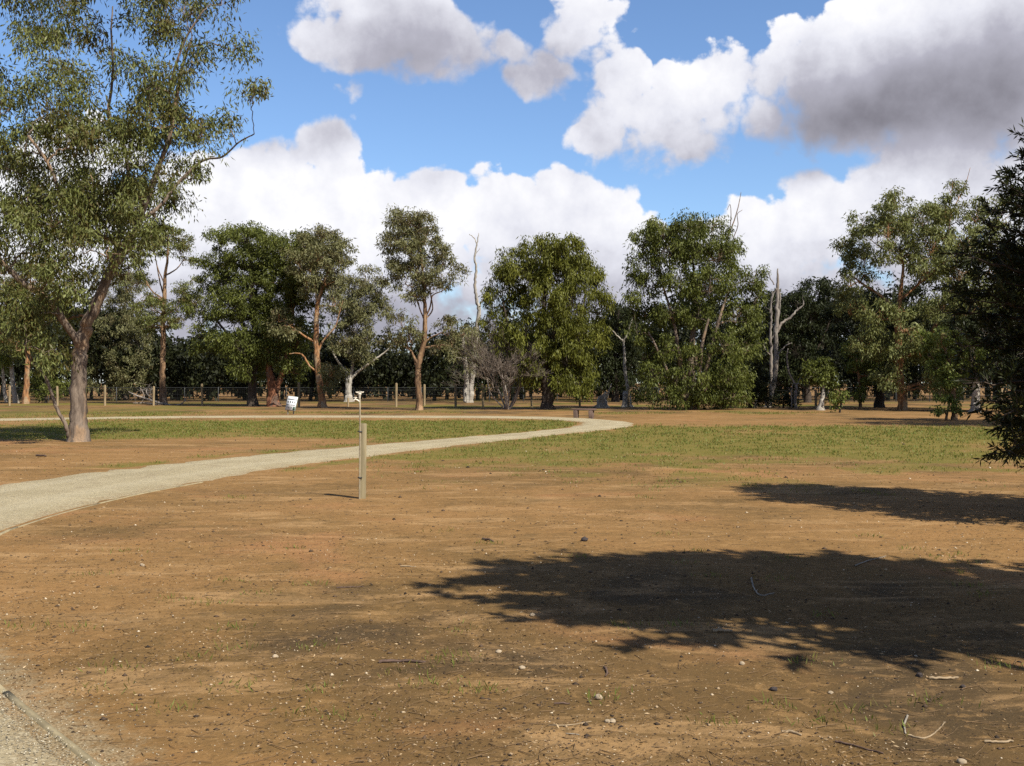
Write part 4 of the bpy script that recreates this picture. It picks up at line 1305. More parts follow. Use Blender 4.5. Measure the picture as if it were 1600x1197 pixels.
grow('dark_gum', 'dark shaded gum with pale thick base behind the leaf clad trunk', (1524, 644),
     [[(1524, 644, 0.297), (1524, 630, 0.238), (1525, 600, 0.198), (1520, 560, 0.145), (1518, 520, 0.092)]],
     [(1500, 520, 34, 28), (1545, 515, 36, 32), (1580, 500, 36, 40), (1560, 560, 36, 30), (1520, 575, 28, 20), (1600, 560, 36, 36), (1590, 430, 40, 44), (1640, 480, 40, 60)],
     M['leaf_dark'], M['bark_white'], n_leaf=28, rc=0.5, L=0.26, W=0.085, dens=0.95)
grow('dark_gum', 'dark dense gum filling the gap left of the orange trunked gum on the right', (1375, 637),
     [[(1375, 637, 0.3), (1374, 600, 0.25), (1372, 560, 0.2), (1370, 520, 0.1)]],
     [(1340, 470, 34, 26), (1310, 500, 28, 28), (1380, 520, 34, 26), (1340, 545, 34, 28), (1390, 570, 34, 26), (1310, 560, 28, 28), (1430, 590, 30, 22), (1440, 500, 32, 28), (1350, 590, 34, 20), (1430, 470, 32, 26)],
     M['leaf_dark'], M['bark_dark'], n_leaf=28, rc=0.55, L=0.28, W=0.09, dens=0.9)

grow('dark_gum', 'dark gum between the weeping tree and the largest tree', (962, 628),
     [[(962, 628, 0.28), (962, 590, 0.22), (962, 540, 0.15), (964, 500, 0.08)]],
     [(966, 490, 22, 18), (945, 520, 22, 22), (978, 520, 20, 24), (960, 545, 26, 24), (940, 570, 22, 22), (985, 565, 20, 24), (962, 590, 30, 16), (930, 600, 22, 14), (992, 600, 18, 16)],
     M['leaf_dark'], M['bark_dark'], n_leaf=26, rc=0.62, L=0.34, W=0.11, dens=0.9)

grow('gum_tree', 'broad gum at the right edge behind the dark conifer, mostly out of the picture', (1815, 668),
     [[(1815, 668, 0.3), (1812, 600, 0.25), (1805, 520, 0.2), (1800, 420, 0.14), (1800, 330, 0.08)], [(1810, 560, 0.14), (1760, 470, 0.1), (1700, 420, 0.06)], [(1808, 540, 0.14), (1870, 450, 0.1), (1920, 390, 0.06)]],
     [(1800, 250, 90, 60), (1720, 300, 80, 60), (1880, 300, 80, 60), (1660, 380, 70, 55), (1760, 380, 90, 60), (1860, 390, 90, 60), (1940, 380, 70, 60), (1640, 460, 60, 50), (1710, 460, 80, 50), (1800, 470, 90, 50), (1890, 470, 80, 50)],
     M['leaf_green'], M['bark_grey'], n_leaf=24, rc=0.6, L=0.28, W=0.095, dens=0.75, depth=0.9)


# dead twiggy bush
def dead_bush():
    Y = depth_of(640)
    o3 = PT(793, 640, Y)
    o3[2] = 0
    root = thing('dead_bush', 'grey brown leafless twiggy bush between the dead gum and the weeping tree', 'bush', o3)
    wood, tw = Geo(), Geo()
    A, Mi, B, ra, rb = [], [], [], [], []

    def rec(p, d, ln, r, lv):
        e = p + d * ln
        mid = (p + e) / 2 + RNG.normal(size=3) * ln * 0.07
        if lv == 0:
            wood.tube(spline(np.array([p, mid, e]), 4), np.linspace(r, r * 0.7, 9), 6, 0.05)
        else:
            A.append(p)
            Mi.append(mid)
            B.append(e)
            ra.append(r)
            rb.append(r * 0.65)
        if lv >= 4:
            return
        k = 4 if lv < 3 else 7
        for i in range(k):
            f = RNG.uniform(0.45, 1.0) if i else 1.0
            q = p + (e - p) * f
            dn = d + RNG.normal(size=3) * 0.42 + np.array([0, 0, 0.18])
            dn /= np.linalg.norm(dn)
            rec(q, dn, ln * RNG.uniform(0.5, 0.78), r * 0.55, lv + 1)
    for i in range(11):
        a = i / 11 * 6.28 + RNG.uniform(-0.2, 0.2)
        tilt = RNG.uniform(0.15, 0.9)
        d = np.array([math.cos(a) * math.sin(tilt), math.sin(a) * math.sin(tilt), math.cos(tilt) + 0.1])
        rec(o3 + np.array([math.cos(a) * 0.12, math.sin(a) * 0.12, 0.0]), d / np.linalg.norm(d), RNG.uniform(1.55, 2.25) * (0.85 + 0.25 * abs(math.cos(a))), 0.055, 0)
    tw.twigs(np.array(A), np.array(Mi), np.array(B), np.maximum(np.array(ra), 0.007), np.maximum(np.array(rb), 0.005))
    wood.obj('stems', M['bark_dead'], root, o3, smooth=True)
    tw.obj('twigs', M['twig_brown'], root, o3)
    C = np.array([PT(752, 590, Y), PT(760, 598, Y), PT(793, 602, Y), PT(797, 594, Y), PT(745, 598, Y), PT(792, 608, Y)]) + RNG.normal(size=(6, 3)) * 0.1
    foliage(C, 40, 0.32, 0.16, 0.045, 0.2).obj('leaves', M['leaf_fresh'], root, o3)


dead_bush()


# the dark conifers on the right: one at the frame's edge, one out of frame whose shade lies on the foreground
def conifer(name, label, x, y, H, Rr, n_br, seed, low=0.5, spray=1.0, lean=(0, 0), wide=1.0, up=1.0, oval=(1, 1)):
    rg = np.random.default_rng(seed)
    o3 = np.array([x, y, 0.0])
    root = thing(name, label, 'tree', o3)
    wood, br = Geo(), Geo()
    zs = np.linspace(-0.1, H, 14)
    tp = np.column_stack([x + lean[0] * zs / H, y + lean[1] * zs / H, zs])
    wood.tube(tp, np.linspace(0.16, 0.02, 14), 10, 0.05)
    pts, dirs = [], []
    for i in range(n_br):
        f = (i + rg.random()) / n_br
        z = low + (H - low - 0.1) * f
        a = i * 2.399 + rg.normal() * 0.3
        prof = max(0.12, math.sin(math.pi * (0.26 + 0.72 * f))) ** 0.6
        ln = Rr * prof * rg.uniform(0.72, 1.1)
        c = np.array([np.interp(z, zs, tp[:, 0]), np.interp(z, zs, tp[:, 1]), z])
        out = np.array([math.cos(a) * oval[0], math.sin(a) * oval[1], 0])
        rise = (0.15 + 0.65 * f) * up - (0.25 if f < 0.25 else 0)
        m_ = c + out * ln * 0.5 + np.array([0, 0, rise * ln * 0.22])
        e = c + out * ln + np.array([0, 0, rise * ln * 0.62])
        b = spline(np.array([c, m_, e]), 6)
        b[1:] += rg.normal(size=(len(b) - 1, 3)) * 0.025
        br.tube(b, np.linspace(0.030, 0.006, len(b)), 5)
        k = int(15 * spray * (0.5 + ln / Rr * 0.6))
        for j in range(k):
            s = rg.uniform(0.12, 1.0) ** 0.6
            q = b[min(len(b) - 1, int(s * (len(b) - 1)))] + rg.normal(size=3) * 0.03
            dd = (e - c) / (ln + 1e-6) * 0.7 + rg.normal(size=3) * 0.62 + np.array([0, 0, 0.22])
            dd /= np.linalg.norm(dd)
            l2 = rg.uniform(0.16, 0.46) * (1.1 - 0.35 * s)
            e2 = q + dd * l2
            pts.append((q, e2))
    A = np.array([p[0] for p in pts])
    B = np.array([p[1] for p in pts])
    br.twigs(A, (A + B) / 2 + rg.normal(size=A.shape) * 0.015, B, 0.007, 0.003)
    n = len(A)
    m = int(24 * spray)
    t = np.repeat(np.linspace(0.15, 1.05, m)[None, :], n, 0) + rg.normal(size=(n, m)) * 0.05
    P = A[:, None, :] + (B - A)[:, None, :] * t[..., None]
    d = (B - A) / np.linalg.norm(B - A, axis=1)[:, None]
    D = d[:, None, :] * 0.75 + rg.normal(size=(n, m, 3)) * 0.55
    nn = n * m
    ct = np.repeat(np.clip(0.45 + 0.2 * rg.normal(size=n), 0, 1), m)
    g = Geo()
    g.leaves(P.reshape(-1, 3), D.reshape(-1, 3), rg.uniform(0.06, 0.13, nn) * wide ** 0.5, rg.uniform(0.014, 0.024, nn) * wide, np.clip(ct + 0.15 * rg.normal(size=nn), 0, 1))
    wood.obj('trunk', M['bark_dark'], root, o3, smooth=True)
    br.obj('limbs', M['bark_dark'], root, o3)
    g.obj('crown', M['leaf_conifer'], root, o3)
    return root


conifer('conifer', 'dark needled conifer at the right edge of the picture', 7.4, 12.7, 5.2, 1.95, 240, 3, 0.85, 1.15, wide=1.1, up=0.45)
conifer('conifer', 'conifer out of the picture on the right that shades the foreground', 5.75, 4.75, 6.3, 2.6, 175, 5, 3.75, 0.9, wide=3.6, up=0.7, oval=(1.3, 0.58))


# ---------------------------------------------------------------- the wood beyond the fence, one dark mass
def wood():
    C, wd = [], Geo()
    tops = [(-100, 430), (60, 440), (200, 470), (270, 520), (330, 515), (420, 500), (540, 510), (600, 530), (640, 528), (700, 520), (760, 500), (860, 480), (960, 480), (1100, 450), (1190, 455), (1300, 440), (1400, 430), (1700, 420)]
    tx, tz = [q[0] for q in tops], [q[1] for q in tops]
    for row, Y in enumerate((99, 106, 114, 123, 130)):
        x = -70.0 + RNG.uniform(0, 3)
        while x < 72:
            y = Y + RNG.uniform(-2.2, 2.2)
            px = 800 + x * F / y
            ty = np.interp(px, tx, tz) + (2, -6, -10, -12, 24)[row] + RNG.uniform(-16, 24)
            H = CAMZ + (598.5 - ty) * y / F
            wd.tube(np.array([(x, y, -0.1), (x + RNG.normal() * 0.2, y, H * 0.4), (x + RNG.normal() * 0.4, y, H * 0.8)]), (0.2, 0.15, 0.06), 6)
            r = RNG.uniform(1.9, 2.8)
            n = int((40, 36, 28, 26, 44)[row])
            v = RNG.normal(size=(n, 3))
            v /= np.linalg.norm(v, axis=1)[:, None]
            lo = (1.5 if RNG.random() < 0.45 else 0.2, 0.1, 0.1, 0.0, -0.6)[row]
            hh = max(1.2, (H - lo) / 2)
            q = np.array([x, y, lo + hh]) + v * RNG.uniform(0.55, 1.0, (n, 1)) * [r, r, hh * 0.92]
            C.append(q)
            x += RNG.uniform(2.6, 4.2)
    C = np.concatenate(C)
    C = C[C[:, 2] > 0.5]
    f = foliage(C, 32, 0.75, 0.50, 0.21, 0.6)
    for k in range(len(wd.f)):
        wd.t[k] = wd.t[k] * 0
    f2 = Geo()
    f2.v = f.v + wd.v
    f2.f = f.f + [q + f.n for q in wd.f]
    f2.t = f.t + wd.t
    f2.n = f.n + wd.n
    tag(f2.obj('wood', M['leaf_wood']), 'dark far wood reading as one mass beyond the wire fence', 'wood', kind='stuff')


wood()

# ------------------------------------------------------------------ fences
M['post_timber'] = plain('post_timber', (0.22, 0.165, 0.095), 0.85, 0.15, 0.3, 6, stretch=(1, 1, 0.15), bmp=0.3)
M['post_grey'] = plain('post_grey', (0.20, 0.18, 0.15), 0.85, 0.15, 0.3, 6, stretch=(1, 1, 0.15), bmp=0.3)
M['galvanised'] = plain('galvanised', (0.05, 0.052, 0.052), 0.5, 0.4, 0.15, 9, metal=0.6)
M['wire'] = plain('wire', (0.04, 0.04, 0.04), 0.6, 0.3, 0.2, 4, metal=0.3)


def timber_fence():
    Yf = 73.0
    root = thing('timber_post_fence', 'fence of round timber posts and plain wires in front of the dark wood', 'fence', (0, Yf, 0))
    posts = [(-60, 634, 601), (15, 634, 603), (90, 634, 604), (164, 634, 602), (240, 634, 604), (316, 634.5, 600), (467, 636, 598), (544, 635.5, 622), (619, 636, 599),
             (663, 634, 601), (712, 637, 600), (755, 636.5, 601), (831, 636.5, 620), (906, 636.5, 614), (982, 636.5, 606), (1058, 637, 606), (1134, 637, 606), (1200, 637, 607), (1275, 638, 609), (1345, 638, 604), (1416, 639, 611), (1490, 639, 608), (1565, 639, 608), (1640, 639, 608)]
    tops = []
    for px, by, ty in posts:
        Y = depth_of(by)
        p = PT(px, by, Y)
        h = CAMZ - (ty - 598.5) * Y / F
        g = Geo()
        r = 0.085 if h > 1 else 0.075
        lean = RNG.normal(size=2) * 0.02
        g.tube(np.array([(0, 0, -0.1), (lean[0] * 0.5, lean[1] * 0.5, h * 0.5), (lean[0], lean[1], h - 0.02), (lean[0], lean[1], h)]), (r, r * 0.97, r * 0.95, r * 0.8), 9, 0.03)
        o = g.obj('post', M['post_timber'], root, (0, 0, 0), smooth=True, tint=False)
        o.location = (p[0], p[1] - Yf, 0)
        tops.append((p[0], p[1]))
    for z in (0.25, 0.55, 0.85, 1.15):
        g = Geo()
        P = np.array([(a[0], a[1] - Yf + 0.09, z) for a in tops])
        g.tube(P, np.full(len(P), 0.006), 4)
        g.obj('wire', M['wire'], root, tint=False)


timber_fence()


def mesh_fence():
    Yf = 93.5
    root = thing('wire_mesh_fence', 'low grey wire mesh fence on steel posts along the edge of the wood', 'fence', (0, Yf, 0))
    x0, x1 = -56.0, 60.0
    pg = Geo()
    pg.tube(np.array([(0, 0, -0.1), (0, 0, 1.28)]), (0.035, 0.035), 6)
    me = pg.mesh('post', tint=False)
    me.materials.append(M['galvanised'])
    x = x0
    while x <= x1:
        o = bpy.data.objects.new('post', me)
        o.location = (x, RNG.normal() * 0.05, 0)
        o.parent = root
        COL.objects.link(o)
        x += 3.0
    g = Geo()
    g.tube(np.array([(x0, 0, 1.25), (0, 0, 1.24), (x1, 0, 1.25)]), (0.02, 0.02, 0.02), 5)
    g.obj('rail', M['galvanised'], root, tint=False)
    g = Geo()
    xs = np.arange(x0, x1, 0.16)
    A = np.column_stack([xs, np.full(len(xs), -0.04), np.zeros(len(xs))])
    g.twigs(A, A + [0, 0, 0.6], A + [0, 0, 1.2], 0.004, 0.004)
    for z in np.arange(0.08, 1.22, 0.14):
        g.tube(np.array([(x0, -0.045, z), (0, -0.045, z), (x1, -0.045, z)]), (0.004,) * 3, 3)
    tag(g.obj('wire_mesh', M['wire'], root, tint=False), kind='stuff')


mesh_fence()


# ------------------------------------------------------------------ tap on its post
def tap():
    p = PT(566.5, 780.5, depth_of(780.5))
    Y = p[1]
    z0 = float(ground_h(p[0], p[1]))
    root = thing('water_tap', 'garden tap on a thin standpipe strapped to a short weathered timber post', 'tap', (p[0], p[1], z0))
    wood_ = plain('tap_post_timber', (0.20, 0.165, 0.098), 0.85, 0.15, 0.4, 9, stretch=(1, 1, 0.08), bmp=0.5)
    pipe_m = plain('tap_pipe', (0.25, 0.205, 0.135), 0.55, 0.35, 0.2, 12)
    metal = plain('tap_brass', (0.50, 0.45, 0.36), 0.5, 0.5, 0.2, 20, metal=0.2)
    ry = rotz(R(14))
    g = Geo()
    box(g, (0.004, 0.02, 0.49), (0.042, 0.043, 0.57), ry @ roty(R(0.6)))
    bevel(g.obj('post', wood_, root, tint=False), 0.006)
    # the pipe stands against the post's front left face
    ph = CAMZ - (616 - 598.5) * Y / F - z0
    px_ = -0.036
    g = Geo()
    zz = np.linspace(-0.05, ph, 9)
    g.tube(np.column_stack([px_ + 0.012 * np.sin(zz * 2.0) * (zz / ph), -0.047 + 0 * zz, zz]), np.full(9, 0.0125), 10)
    g.obj('pipe', pipe_m, root, smooth=True, tint=False)
    tx = px_ + 0.012 * math.sin(ph * 2.0)
    for zc in (0.95, 0.30):
        g = Geo()
        box(g, (px_ + 0.006, -0.049, zc), (0.030, 0.017, 0.008), ry)
        g.obj('pipe_strap', M['wire'], root, tint=False)
    # tap body, spout and handle near the pipe's top
    zt = ph - 0.085
    g = Geo()
    g.tube(np.array([(tx, -0.047, zt - 0.02), (tx - 0.03, -0.052, zt), (tx - 0.055, -0.056, zt + 0.012), (tx - 0.074, -0.06, zt + 0.010), (tx - 0.082, -0.061, zt - 0.008), (tx - 0.083, -0.061, zt - 0.022)]),
           (0.013, 0.013, 0.012, 0.012, 0.011, 0.012), 8)
    g.tube(np.array([(tx - 0.055, -0.056, zt + 0.01), (tx - 0.060, -0.056, zt + 0.035)]), (0.009, 0.008), 8)
    sp = g.obj('spout', metal, root, smooth=True, tint=False)
    g = Geo()
    g.tube(np.array([(tx - 0.086, -0.056, zt + 0.036), (tx - 0.060, -0.056, zt + 0.040), (tx - 0.036, -0.056, zt + 0.036)]), (0.007, 0.008, 0.007), 6)
    g.obj('tap_handle', metal, sp, smooth=True, tint=False)
    # flared fitting with cross bar on the top
    g = Geo()
    g.tube(np.array([(tx, -0.047, ph - 0.05), (tx, -0.047, ph - 0.02), (tx, -0.047, ph + 0.005), (tx, -0.047, ph + 0.012)]), (0.015, 0.016, 0.026, 0.026), 12)
    ft = g.obj('outlet_fitting', metal, root, smooth=True, tint=False)
    g = Geo()
    g.tube(np.array([(tx - 0.056, -0.047, ph + 0.036), (tx - 0.05, -0.047, ph + 0.026), (tx - 0.02, -0.047, ph + 0.020), (tx + 0.02, -0.047, ph + 0.020), (tx + 0.05, -0.047, ph + 0.026), (tx + 0.056, -0.047, ph + 0.036)]),
           (0.007, 0.008, 0.007, 0.007, 0.008, 0.007), 6)
    g.tube(np.array([(tx - 0.05, -0.047, ph + 0.030), (tx, -0.047, ph + 0.040), (tx + 0.05, -0.047, ph + 0.030)]), (0.005, 0.005, 0.005), 6)
    g.obj('cross_bar', metal, ft, smooth=True, tint=False)


tap()


# ------------------------------------------------------------------ sign
def sign():
    Y = depth_of(647.5)
    p = PT(454, 647.5, Y)
    root = thing('information_sign', 'small white information board with dark print on two short legs beyond the path', 'sign', (p[0], p[1], 0))
    white = plain('sign_white', (0.58, 0.59, 0.60), 0.4, 0.4, 0.05, 3)
    ink = plain('sign_ink', (0.035, 0.038, 0.04), 0.5, 0.3, 0.2, 5)
    green = plain('sign_green', (0.035, 0.075, 0.045), 0.5, 0.3, 0.2, 5)
    frame = plain('sign_frame', (0.16, 0.17, 0.12), 0.6, 0.3, 0.2, 5)
    rt = rotz(R(-12)) @ roty(R(7)) @ rotx(R(-16))
    c = np.array([0.05, 0, 0.58])
    w, h = 0.27, 0.37
    g = Geo()
    box(g, c + rt @ np.array([0, 0.03, 0]), (w + 0.02, 0.022, h + 0.02), rt)
    bevel(g.obj('backing_frame', frame, root, tint=False), 0.006)
    g = Geo()
    box(g, c, (w, 0.006, h), rt)
    bd = g.obj('board', white, root, tint=False)

    def mark(u, v, hu, hv, m=ink):
        q = Geo()
        box(q, c + rt @ np.array([u * w, -0.0085, v * h]), (hu * w, 0.003, hv * h), rt)
        q.obj('printed_mark', m, bd, tint=False)
    mark(0.02, 0.56, 0.92, 0.055)
    mark(-0.74, 0.18, 0.13, 0.10)
    mark(-0.70, 0.10, 0.10, 0.05)
    mark(-0.24, 0.20, 0.10, 0.12)
    mark(0.22, 0.20, 0.11, 0.12)
    mark(0.66, 0.20, 0.10, 0.14)
    mark(-0.70, -0.24, 0.26, 0.05)
    mark(0.22, -0.24, 0.09, 0.07)
    mark(0.62, -0.24, 0.10, 0.08)
    mark(-0.72, -0.58, 0.12, 0.06)
    mark(-0.30, -0.64, 0.11, 0.09)
    mark(0.16, -0.64, 0.11, 0.09)
    mark(0.74, -0.72, 0.22, 0.24, green)
    for s in (-1, 1):
        g = Geo()
        b = c + rt @ np.array([s * 0.17, 0.05, -0.2])
        g.tube(np.array([(s * 0.15, 0.03, -0.1), (s * 0.15, 0.03, 0.12), b]), (0.035, 0.035, 0.035), 7)
        g.obj('leg', M['post_grey'], root, tint=False)


sign()


# ------------------------------------------------------------------ bench
def bench():
    Y = depth_of(654.0)
    p = PT(912, 654.0, Y)
    root = thing('bench', 'low backless timber bench on two block legs at the bend of the path', 'bench', (p[0], p[1], 0))
    root.rotation_euler = (0, 0, R(-16))
    seat = plain('bench_timber', (0.115, 0.072, 0.058), 0.75, 0.25, 0.3, 7, stretch=(0.15, 1, 1), bmp=0.3)
    leg = plain('bench_leg_timber', (0.14, 0.095, 0.075), 0.8, 0.2, 0.3, 8, stretch=(1, 1, 0.2), bmp=0.3)
    for k in (-1, 0, 1):
        g = Geo()
        box(g, (0.01 * k, k * 0.135, 0.425), (0.56, 0.063, 0.034))
        bevel(g.obj('seat_plank', seat, root, tint=False), 0.006)
    for s in (-1, 1):
        g = Geo()
        box(g, (s * 0.36, 0, 0.17), (0.085, 0.16, 0.205), None, 1.22)
        bevel(g.obj('leg', leg, root, tint=False), 0.01)
        g = Geo()
        box(g, (s * 0.36, 0, 0.360), (0.06, 0.19, 0.028))
        g.obj('bearer', seat, root, tint=False)


bench()


# ------------------------------------------------------------------ stumps and fallen wood
def stump(label, px, by, wpx, hpx, seed, spire=None, side=None):
    rg = np.random.default_rng(seed)
    Y = depth_of(by)
    p = PT(px, by, Y)
    root = thing('tree_stump', label, 'stump', (p[0], p[1], 0))
    r, h = wpx / 2 * Y / F, hpx * Y / F
    n = 26
    a = np.arange(n) * 2 * math.pi / n
    lob = 1 + 0.10 * np.sin(a * 3 + seed) + 0.06 * rg.normal(size=n)
    top = h * (0.72 + 0.22 * np.sin(a + seed * 1.7) + 0.12 * rg.random(n))
    rings = []
    for f, k in ((-0.05, 1.5), (0.05, 1.28), (0.2, 1.05), (0.5, 0.95), (0.8, 0.92), (1.0, 0.9)):
        rings.append(np.column_stack([np.cos(a) * r * k * (1 + (lob - 1) * (1.8 if f < 0.2 else 1)), np.sin(a) * r * k * lob, top * f]))
    rings.append(np.column_stack([np.cos(a) * r * 0.62, np.sin(a) * r * 0.62, top * 0.9]))
    rings.append(np.column_stack([np.cos(a) * r * 0.3, np.sin(a) * r * 0.3, top * 0.3]))
    V = np.concatenate(rings)
    i = np.arange(len(rings) - 1)[:, None] * n
    j = np.arange(n)[None, :]
    g = Geo()
    g.add(V, np.stack([i + j, i + (j + 1) % n, i + n + (j + 1) % n, i + n + j], -1).reshape(-1, 4))
    g.obj('stump_body', M['bark_white'], root, smooth=False, tint=False)
    for st in (spire or []):
        P = np.array([np.append(PT(q[0], q[1], Y) - p * [1, 1, 0], q[2]) for q in st])
        S_ = spline(P, 6)
        S_[1:, :3] += rg.normal(size=(len(S_) - 1, 3)) * 0.02
        q = Geo()
        q.tube(S_[:, :3], S_[:, 3], 7, 0.06)
        q.obj('branch', M['bark_white'], root, smooth=True, tint=False)


stump('broken hollow pale stump with a snapped side branch behind the bench', 940, 637, 16, 25, 1,
      [[(948, 622, 0.08), (951, 612, 0.06), (954, 604, 0.05), (955, 600, 0.03)], [(926, 636, 0.05), (934, 633, 0.08), (938, 628, 0.07)]])
stump('pale cut stump with a tall thin dead stem, between bench and largest tree', 979, 636, 14, 25, 2,
      [[(982, 618, 0.12), (980, 600, 0.11), (977, 585, 0.11), (976, 565, 0.10), (975, 545, 0.08), (974, 532, 0.07)],
       [(974, 534, 0.06), (966, 526, 0.05), (958, 518, 0.04), (952, 511, 0.025)], [(974, 534, 0.05), (980, 522, 0.04), (985, 508, 0.03), (990, 492, 0.02)]])
stump('short grey stump at the foot of the grey dead trunks', 1199, 636, 8, 13, 4)
stump('tiny split timber stub right of the dark rounded shrub', 1181, 636, 4, 14, 5)


def fallen_branch():
    Y = depth_of(633)
    p = PT(240, 633, Y)
    root = thing('fallen_branch', 'tangle of grey fallen branches at the foot of the slender pale gum', 'branch', (p[0], p[1], 0))
    for st in ([(268, 634, .06), (250, 630, .09), (232, 624, .08), (215, 618, .06), (200, 612, .03)],
               [(240, 628, .06), (232, 616, .05), (228, 608, .04), (234, 602, .02)],
               [(226, 622, .05), (224, 612, .04), (218, 606, .02)],
               [(250, 632, .06), (225, 630, .05), (205, 630, .03)], [(232, 616, .04), (238, 610, .03), (240, 604, .015)],
               [(270, 634, .05), (284, 630, .04), (290, 622, .02)]):
        P = np.array([np.append(PT(q[0], q[1], Y) - p * [1, 1, 0], q[2]) for q in st])
        P[:, 1] += RNG.normal(size=len(P)) * 0.3
        S_ = spline(P, 5)
        g = Geo()
        g.tube(S_[:, :3], S_[:, 3], 6, 0.06)
        A = S_[RNG.integers(0, len(S_), 9), :3]
        B = A + RNG.normal(size=(9, 3)) * [0.35, 0.3, 0.25]
        B[:, 2] = np.abs(B[:, 2])
        g.twigs(A, (A + B) / 2, B, 0.015, 0.006)
        g.obj('limb', M['bark_dead'], root, smooth=True, tint=False)


fallen_branch()

M['stick_dark'] = plain('stick_dark', (0.085, 0.055, 0.042), 0.85, 0.15, 0.35, 30)
M['stick_pale'] = plain('stick_pale', (0.23, 0.17, 0.105), 0.85, 0.15, 0.3, 30)
M['stick_grey'] = plain('stick_grey', (0.22, 0.19, 0.15), 0.85, 0.15, 0.3, 30)


def stick(label, pts, r, mat):
    r = r * 0.75
    W_ = []
    for px, py in pts:
        q = PT(px, py, depth_of(py))
        q[2] = float(ground_h(q[0], q[1]))
        W_.append(q)
    W_ = np.array(W_)
    o3 = W_[0].copy()
    S_ = spline(W_, 5) if len(W_) > 2 else np.linspace(W_[0], W_[1], 6)
    S_[:, 2] += r * 0.75 + 0.3 * r * np.sin(np.linspace(0.3, 2.8, len(S_)))
    S_[1:-1] += RNG.normal(size=(len(S_) - 2, 3)) * r * 0.25
    g = Geo()
    g.tube(S_, r * np.linspace(1.05, 0.7, len(S_)), 7, 0.1)
    o = g.obj('stick', M[mat], None, o3, smooth=True, tint=False)
    o.location = tuple(o3)
    tag(o, label, 'stick', 'sticks lying on the bare earth')


stick('thick straight dark stick lying on the open earth below centre', [(592, 1039), (625, 1038), (664, 1039)], 0.012, 'stick_dark')
stick('short curved dark stick on the earth just below the big shadow', [(944, 1046), (949, 1053), (946, 1060)], 0.010, 'stick_dark')
stick('small dark stick near the light patch above the big shadow', [(754, 843), (771, 847)], 0.017, 'stick_dark')
stick('bent grey stick curling in the middle of the big shadow', [(1174, 907), (1178, 922), (1188, 932), (1210, 929)], 0.010, 'stick_grey')
stick('short pale stick at the lower edge of the big shadow', [(1113, 987), (1144, 988)], 0.015, 'stick_pale')
stick('pale thin branch across the upper rim of the big shadow', [(1335, 888), (1356, 880), (1384, 872)], 0.009, 'stick_grey')
stick('pale stick on the earth below the shadow at right', [(1452, 1063), (1475, 1064), (1497, 1062)], 0.011, 'stick_pale')
stick('short grey stick pointing towards the viewer at the bottom right', [(1418, 1119), (1413, 1133), (1415, 1147)], 0.0065, 'stick_grey')
stick('long curved pale twig beside the short grey stick at the bottom right', [(1420, 1150), (1445, 1155), (1463, 1145), (1477, 1130)], 0.006, 'stick_pale')
stick('cream coloured stick near the bottom right corner', [(1538, 1161), (1560, 1163), (1583, 1161)], 0.009, 'stick_pale')
stick('bent pale stick at the bottom, left of the curved pale twig', [(1221, 1147), (1236, 1147), (1252, 1152)], 0.008, 'stick_pale')
stick('long dark twig along the bottom right edge', [(1305, 1161), (1330, 1167), (1380, 1180)], 0.007, 'stick_dark')
stick('long thin pale twig at the bottom centre', [(857, 1136), (885, 1137), (924, 1130)], 0.005, 'stick_pale')
stick('dark twig above the long pale twig at bottom centre', [(866, 1103), (890, 1103)], 0.007, 'stick_dark')
stick('dark straight twig on bare earth left of the big shadow', [(526, 921), (546, 920), (568, 919)], 0.008, 'stick_dark')
stick('pale stick lying left of the tip of the big shadow', [(626, 886), (650, 887)], 0.009, 'stick_pale')
stick('small dark stick on the earth left of the path, below the big gum', [(57, 713), (72, 714)], 0.03, 'stick_dark')
stick('fine grey twig just below the long pale twig at bottom centre', [(905, 1170 - 20), (884, 1148)], 0.004, 'stick_grey')


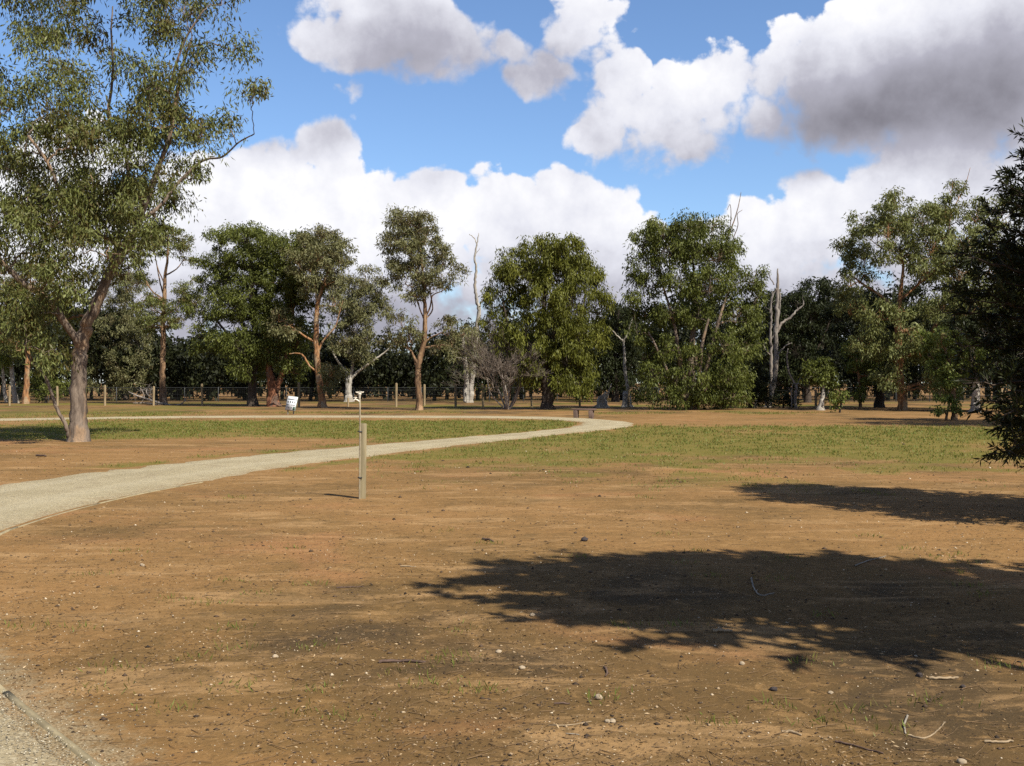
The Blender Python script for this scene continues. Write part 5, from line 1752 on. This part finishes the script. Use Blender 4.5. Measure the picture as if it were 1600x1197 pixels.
def stone(label, px, py, size, seed, tone):
    rg = np.random.default_rng(seed)
    p = PT(px, py, depth_of(py))
    p[2] = float(ground_h(p[0], p[1]))
    import bmesh
    bm = bmesh.new()
    bmesh.ops.create_icosphere(bm, subdivisions=2, radius=1.0)
    k = rg.normal(size=(3, 3)) * 1.2
    for v in bm.verts:
        c = np.array(v.co)
        s = 1 + 0.14 * math.sin(c @ k[0] * 2.2) + 0.10 * math.sin(c @ k[1] * 3.7)
        v.co = Vector((c[0] * s * size, c[1] * s * size * 0.8, (c[2] * s * 0.62 + 0.35) * size))
    me = bpy.data.meshes.new('stone')
    bm.to_mesh(me)
    bm.free()
    me.materials.append(M[tone])
    for f in me.polygons:
        f.use_smooth = rg.random() < 0.5
    o = bpy.data.objects.new('stone', me)
    o.location = tuple(p)
    o.rotation_euler = (0, 0, rg.random() * 6)
    COL.objects.link(o)
    tag(o, label, 'stone', 'stones lying on the bare earth')


M['stone_pale'] = plain('stone_pale', (0.30, 0.235, 0.16), 0.9, 0.15, 0.2, 25, bmp=0.4)
M['stone_dark'] = plain('stone_dark', (0.045, 0.035, 0.032), 0.85, 0.2, 0.3, 25, bmp=0.4)
stone('largest pale round stone at bottom centre right', 936, 1094, 0.026, 1, 'stone_pale')
stone('pale square stone below the middle of the picture', 779, 1021, 0.020, 2, 'stone_pale')
stone('pale flat stone right of the square stone', 816, 1048, 0.020, 3, 'stone_pale')
stone('pale stone beneath the shadow left part', 832, 966, 0.022, 4, 'stone_pale')
stone('left of a pair of pale stones at bottom centre right', 949, 1130, 0.016, 5, 'stone_pale')
stone('right of a pair of pale stones at bottom centre right', 957, 1130, 0.018, 6, 'stone_pale')
stone('pale stone on the sunny earth below the shadow', 1160, 1039, 0.020, 7, 'stone_pale')
stone('black lump on the sunny earth below the shadow', 1209, 1079, 0.022, 8, 'stone_dark')
stone('dark reddish lump beside the pale stick at right', 1437, 1059, 0.022, 9, 'stone_dark')
stone('dark lump lying right of the pale stick at right', 1504, 1077, 0.018, 10, 'stone_dark')
stone('pale stone near the bottom right corner', 1503, 1194, 0.020, 11, 'stone_pale')
stone('pale stone near the lower edge of the shadow, left of the black lump', 1298, 1083, 0.014, 12, 'stone_pale')
stone('dark lump on the earth above the big shadow', 914, 846, 0.045, 13, 'stone_dark')
stone('pale stone on the orange earth at left centre', 222, 884, 0.025, 14, 'stone_pale')
stone('pale stone left of the thick dark stick', 430, 1030, 0.020, 15, 'stone_pale')
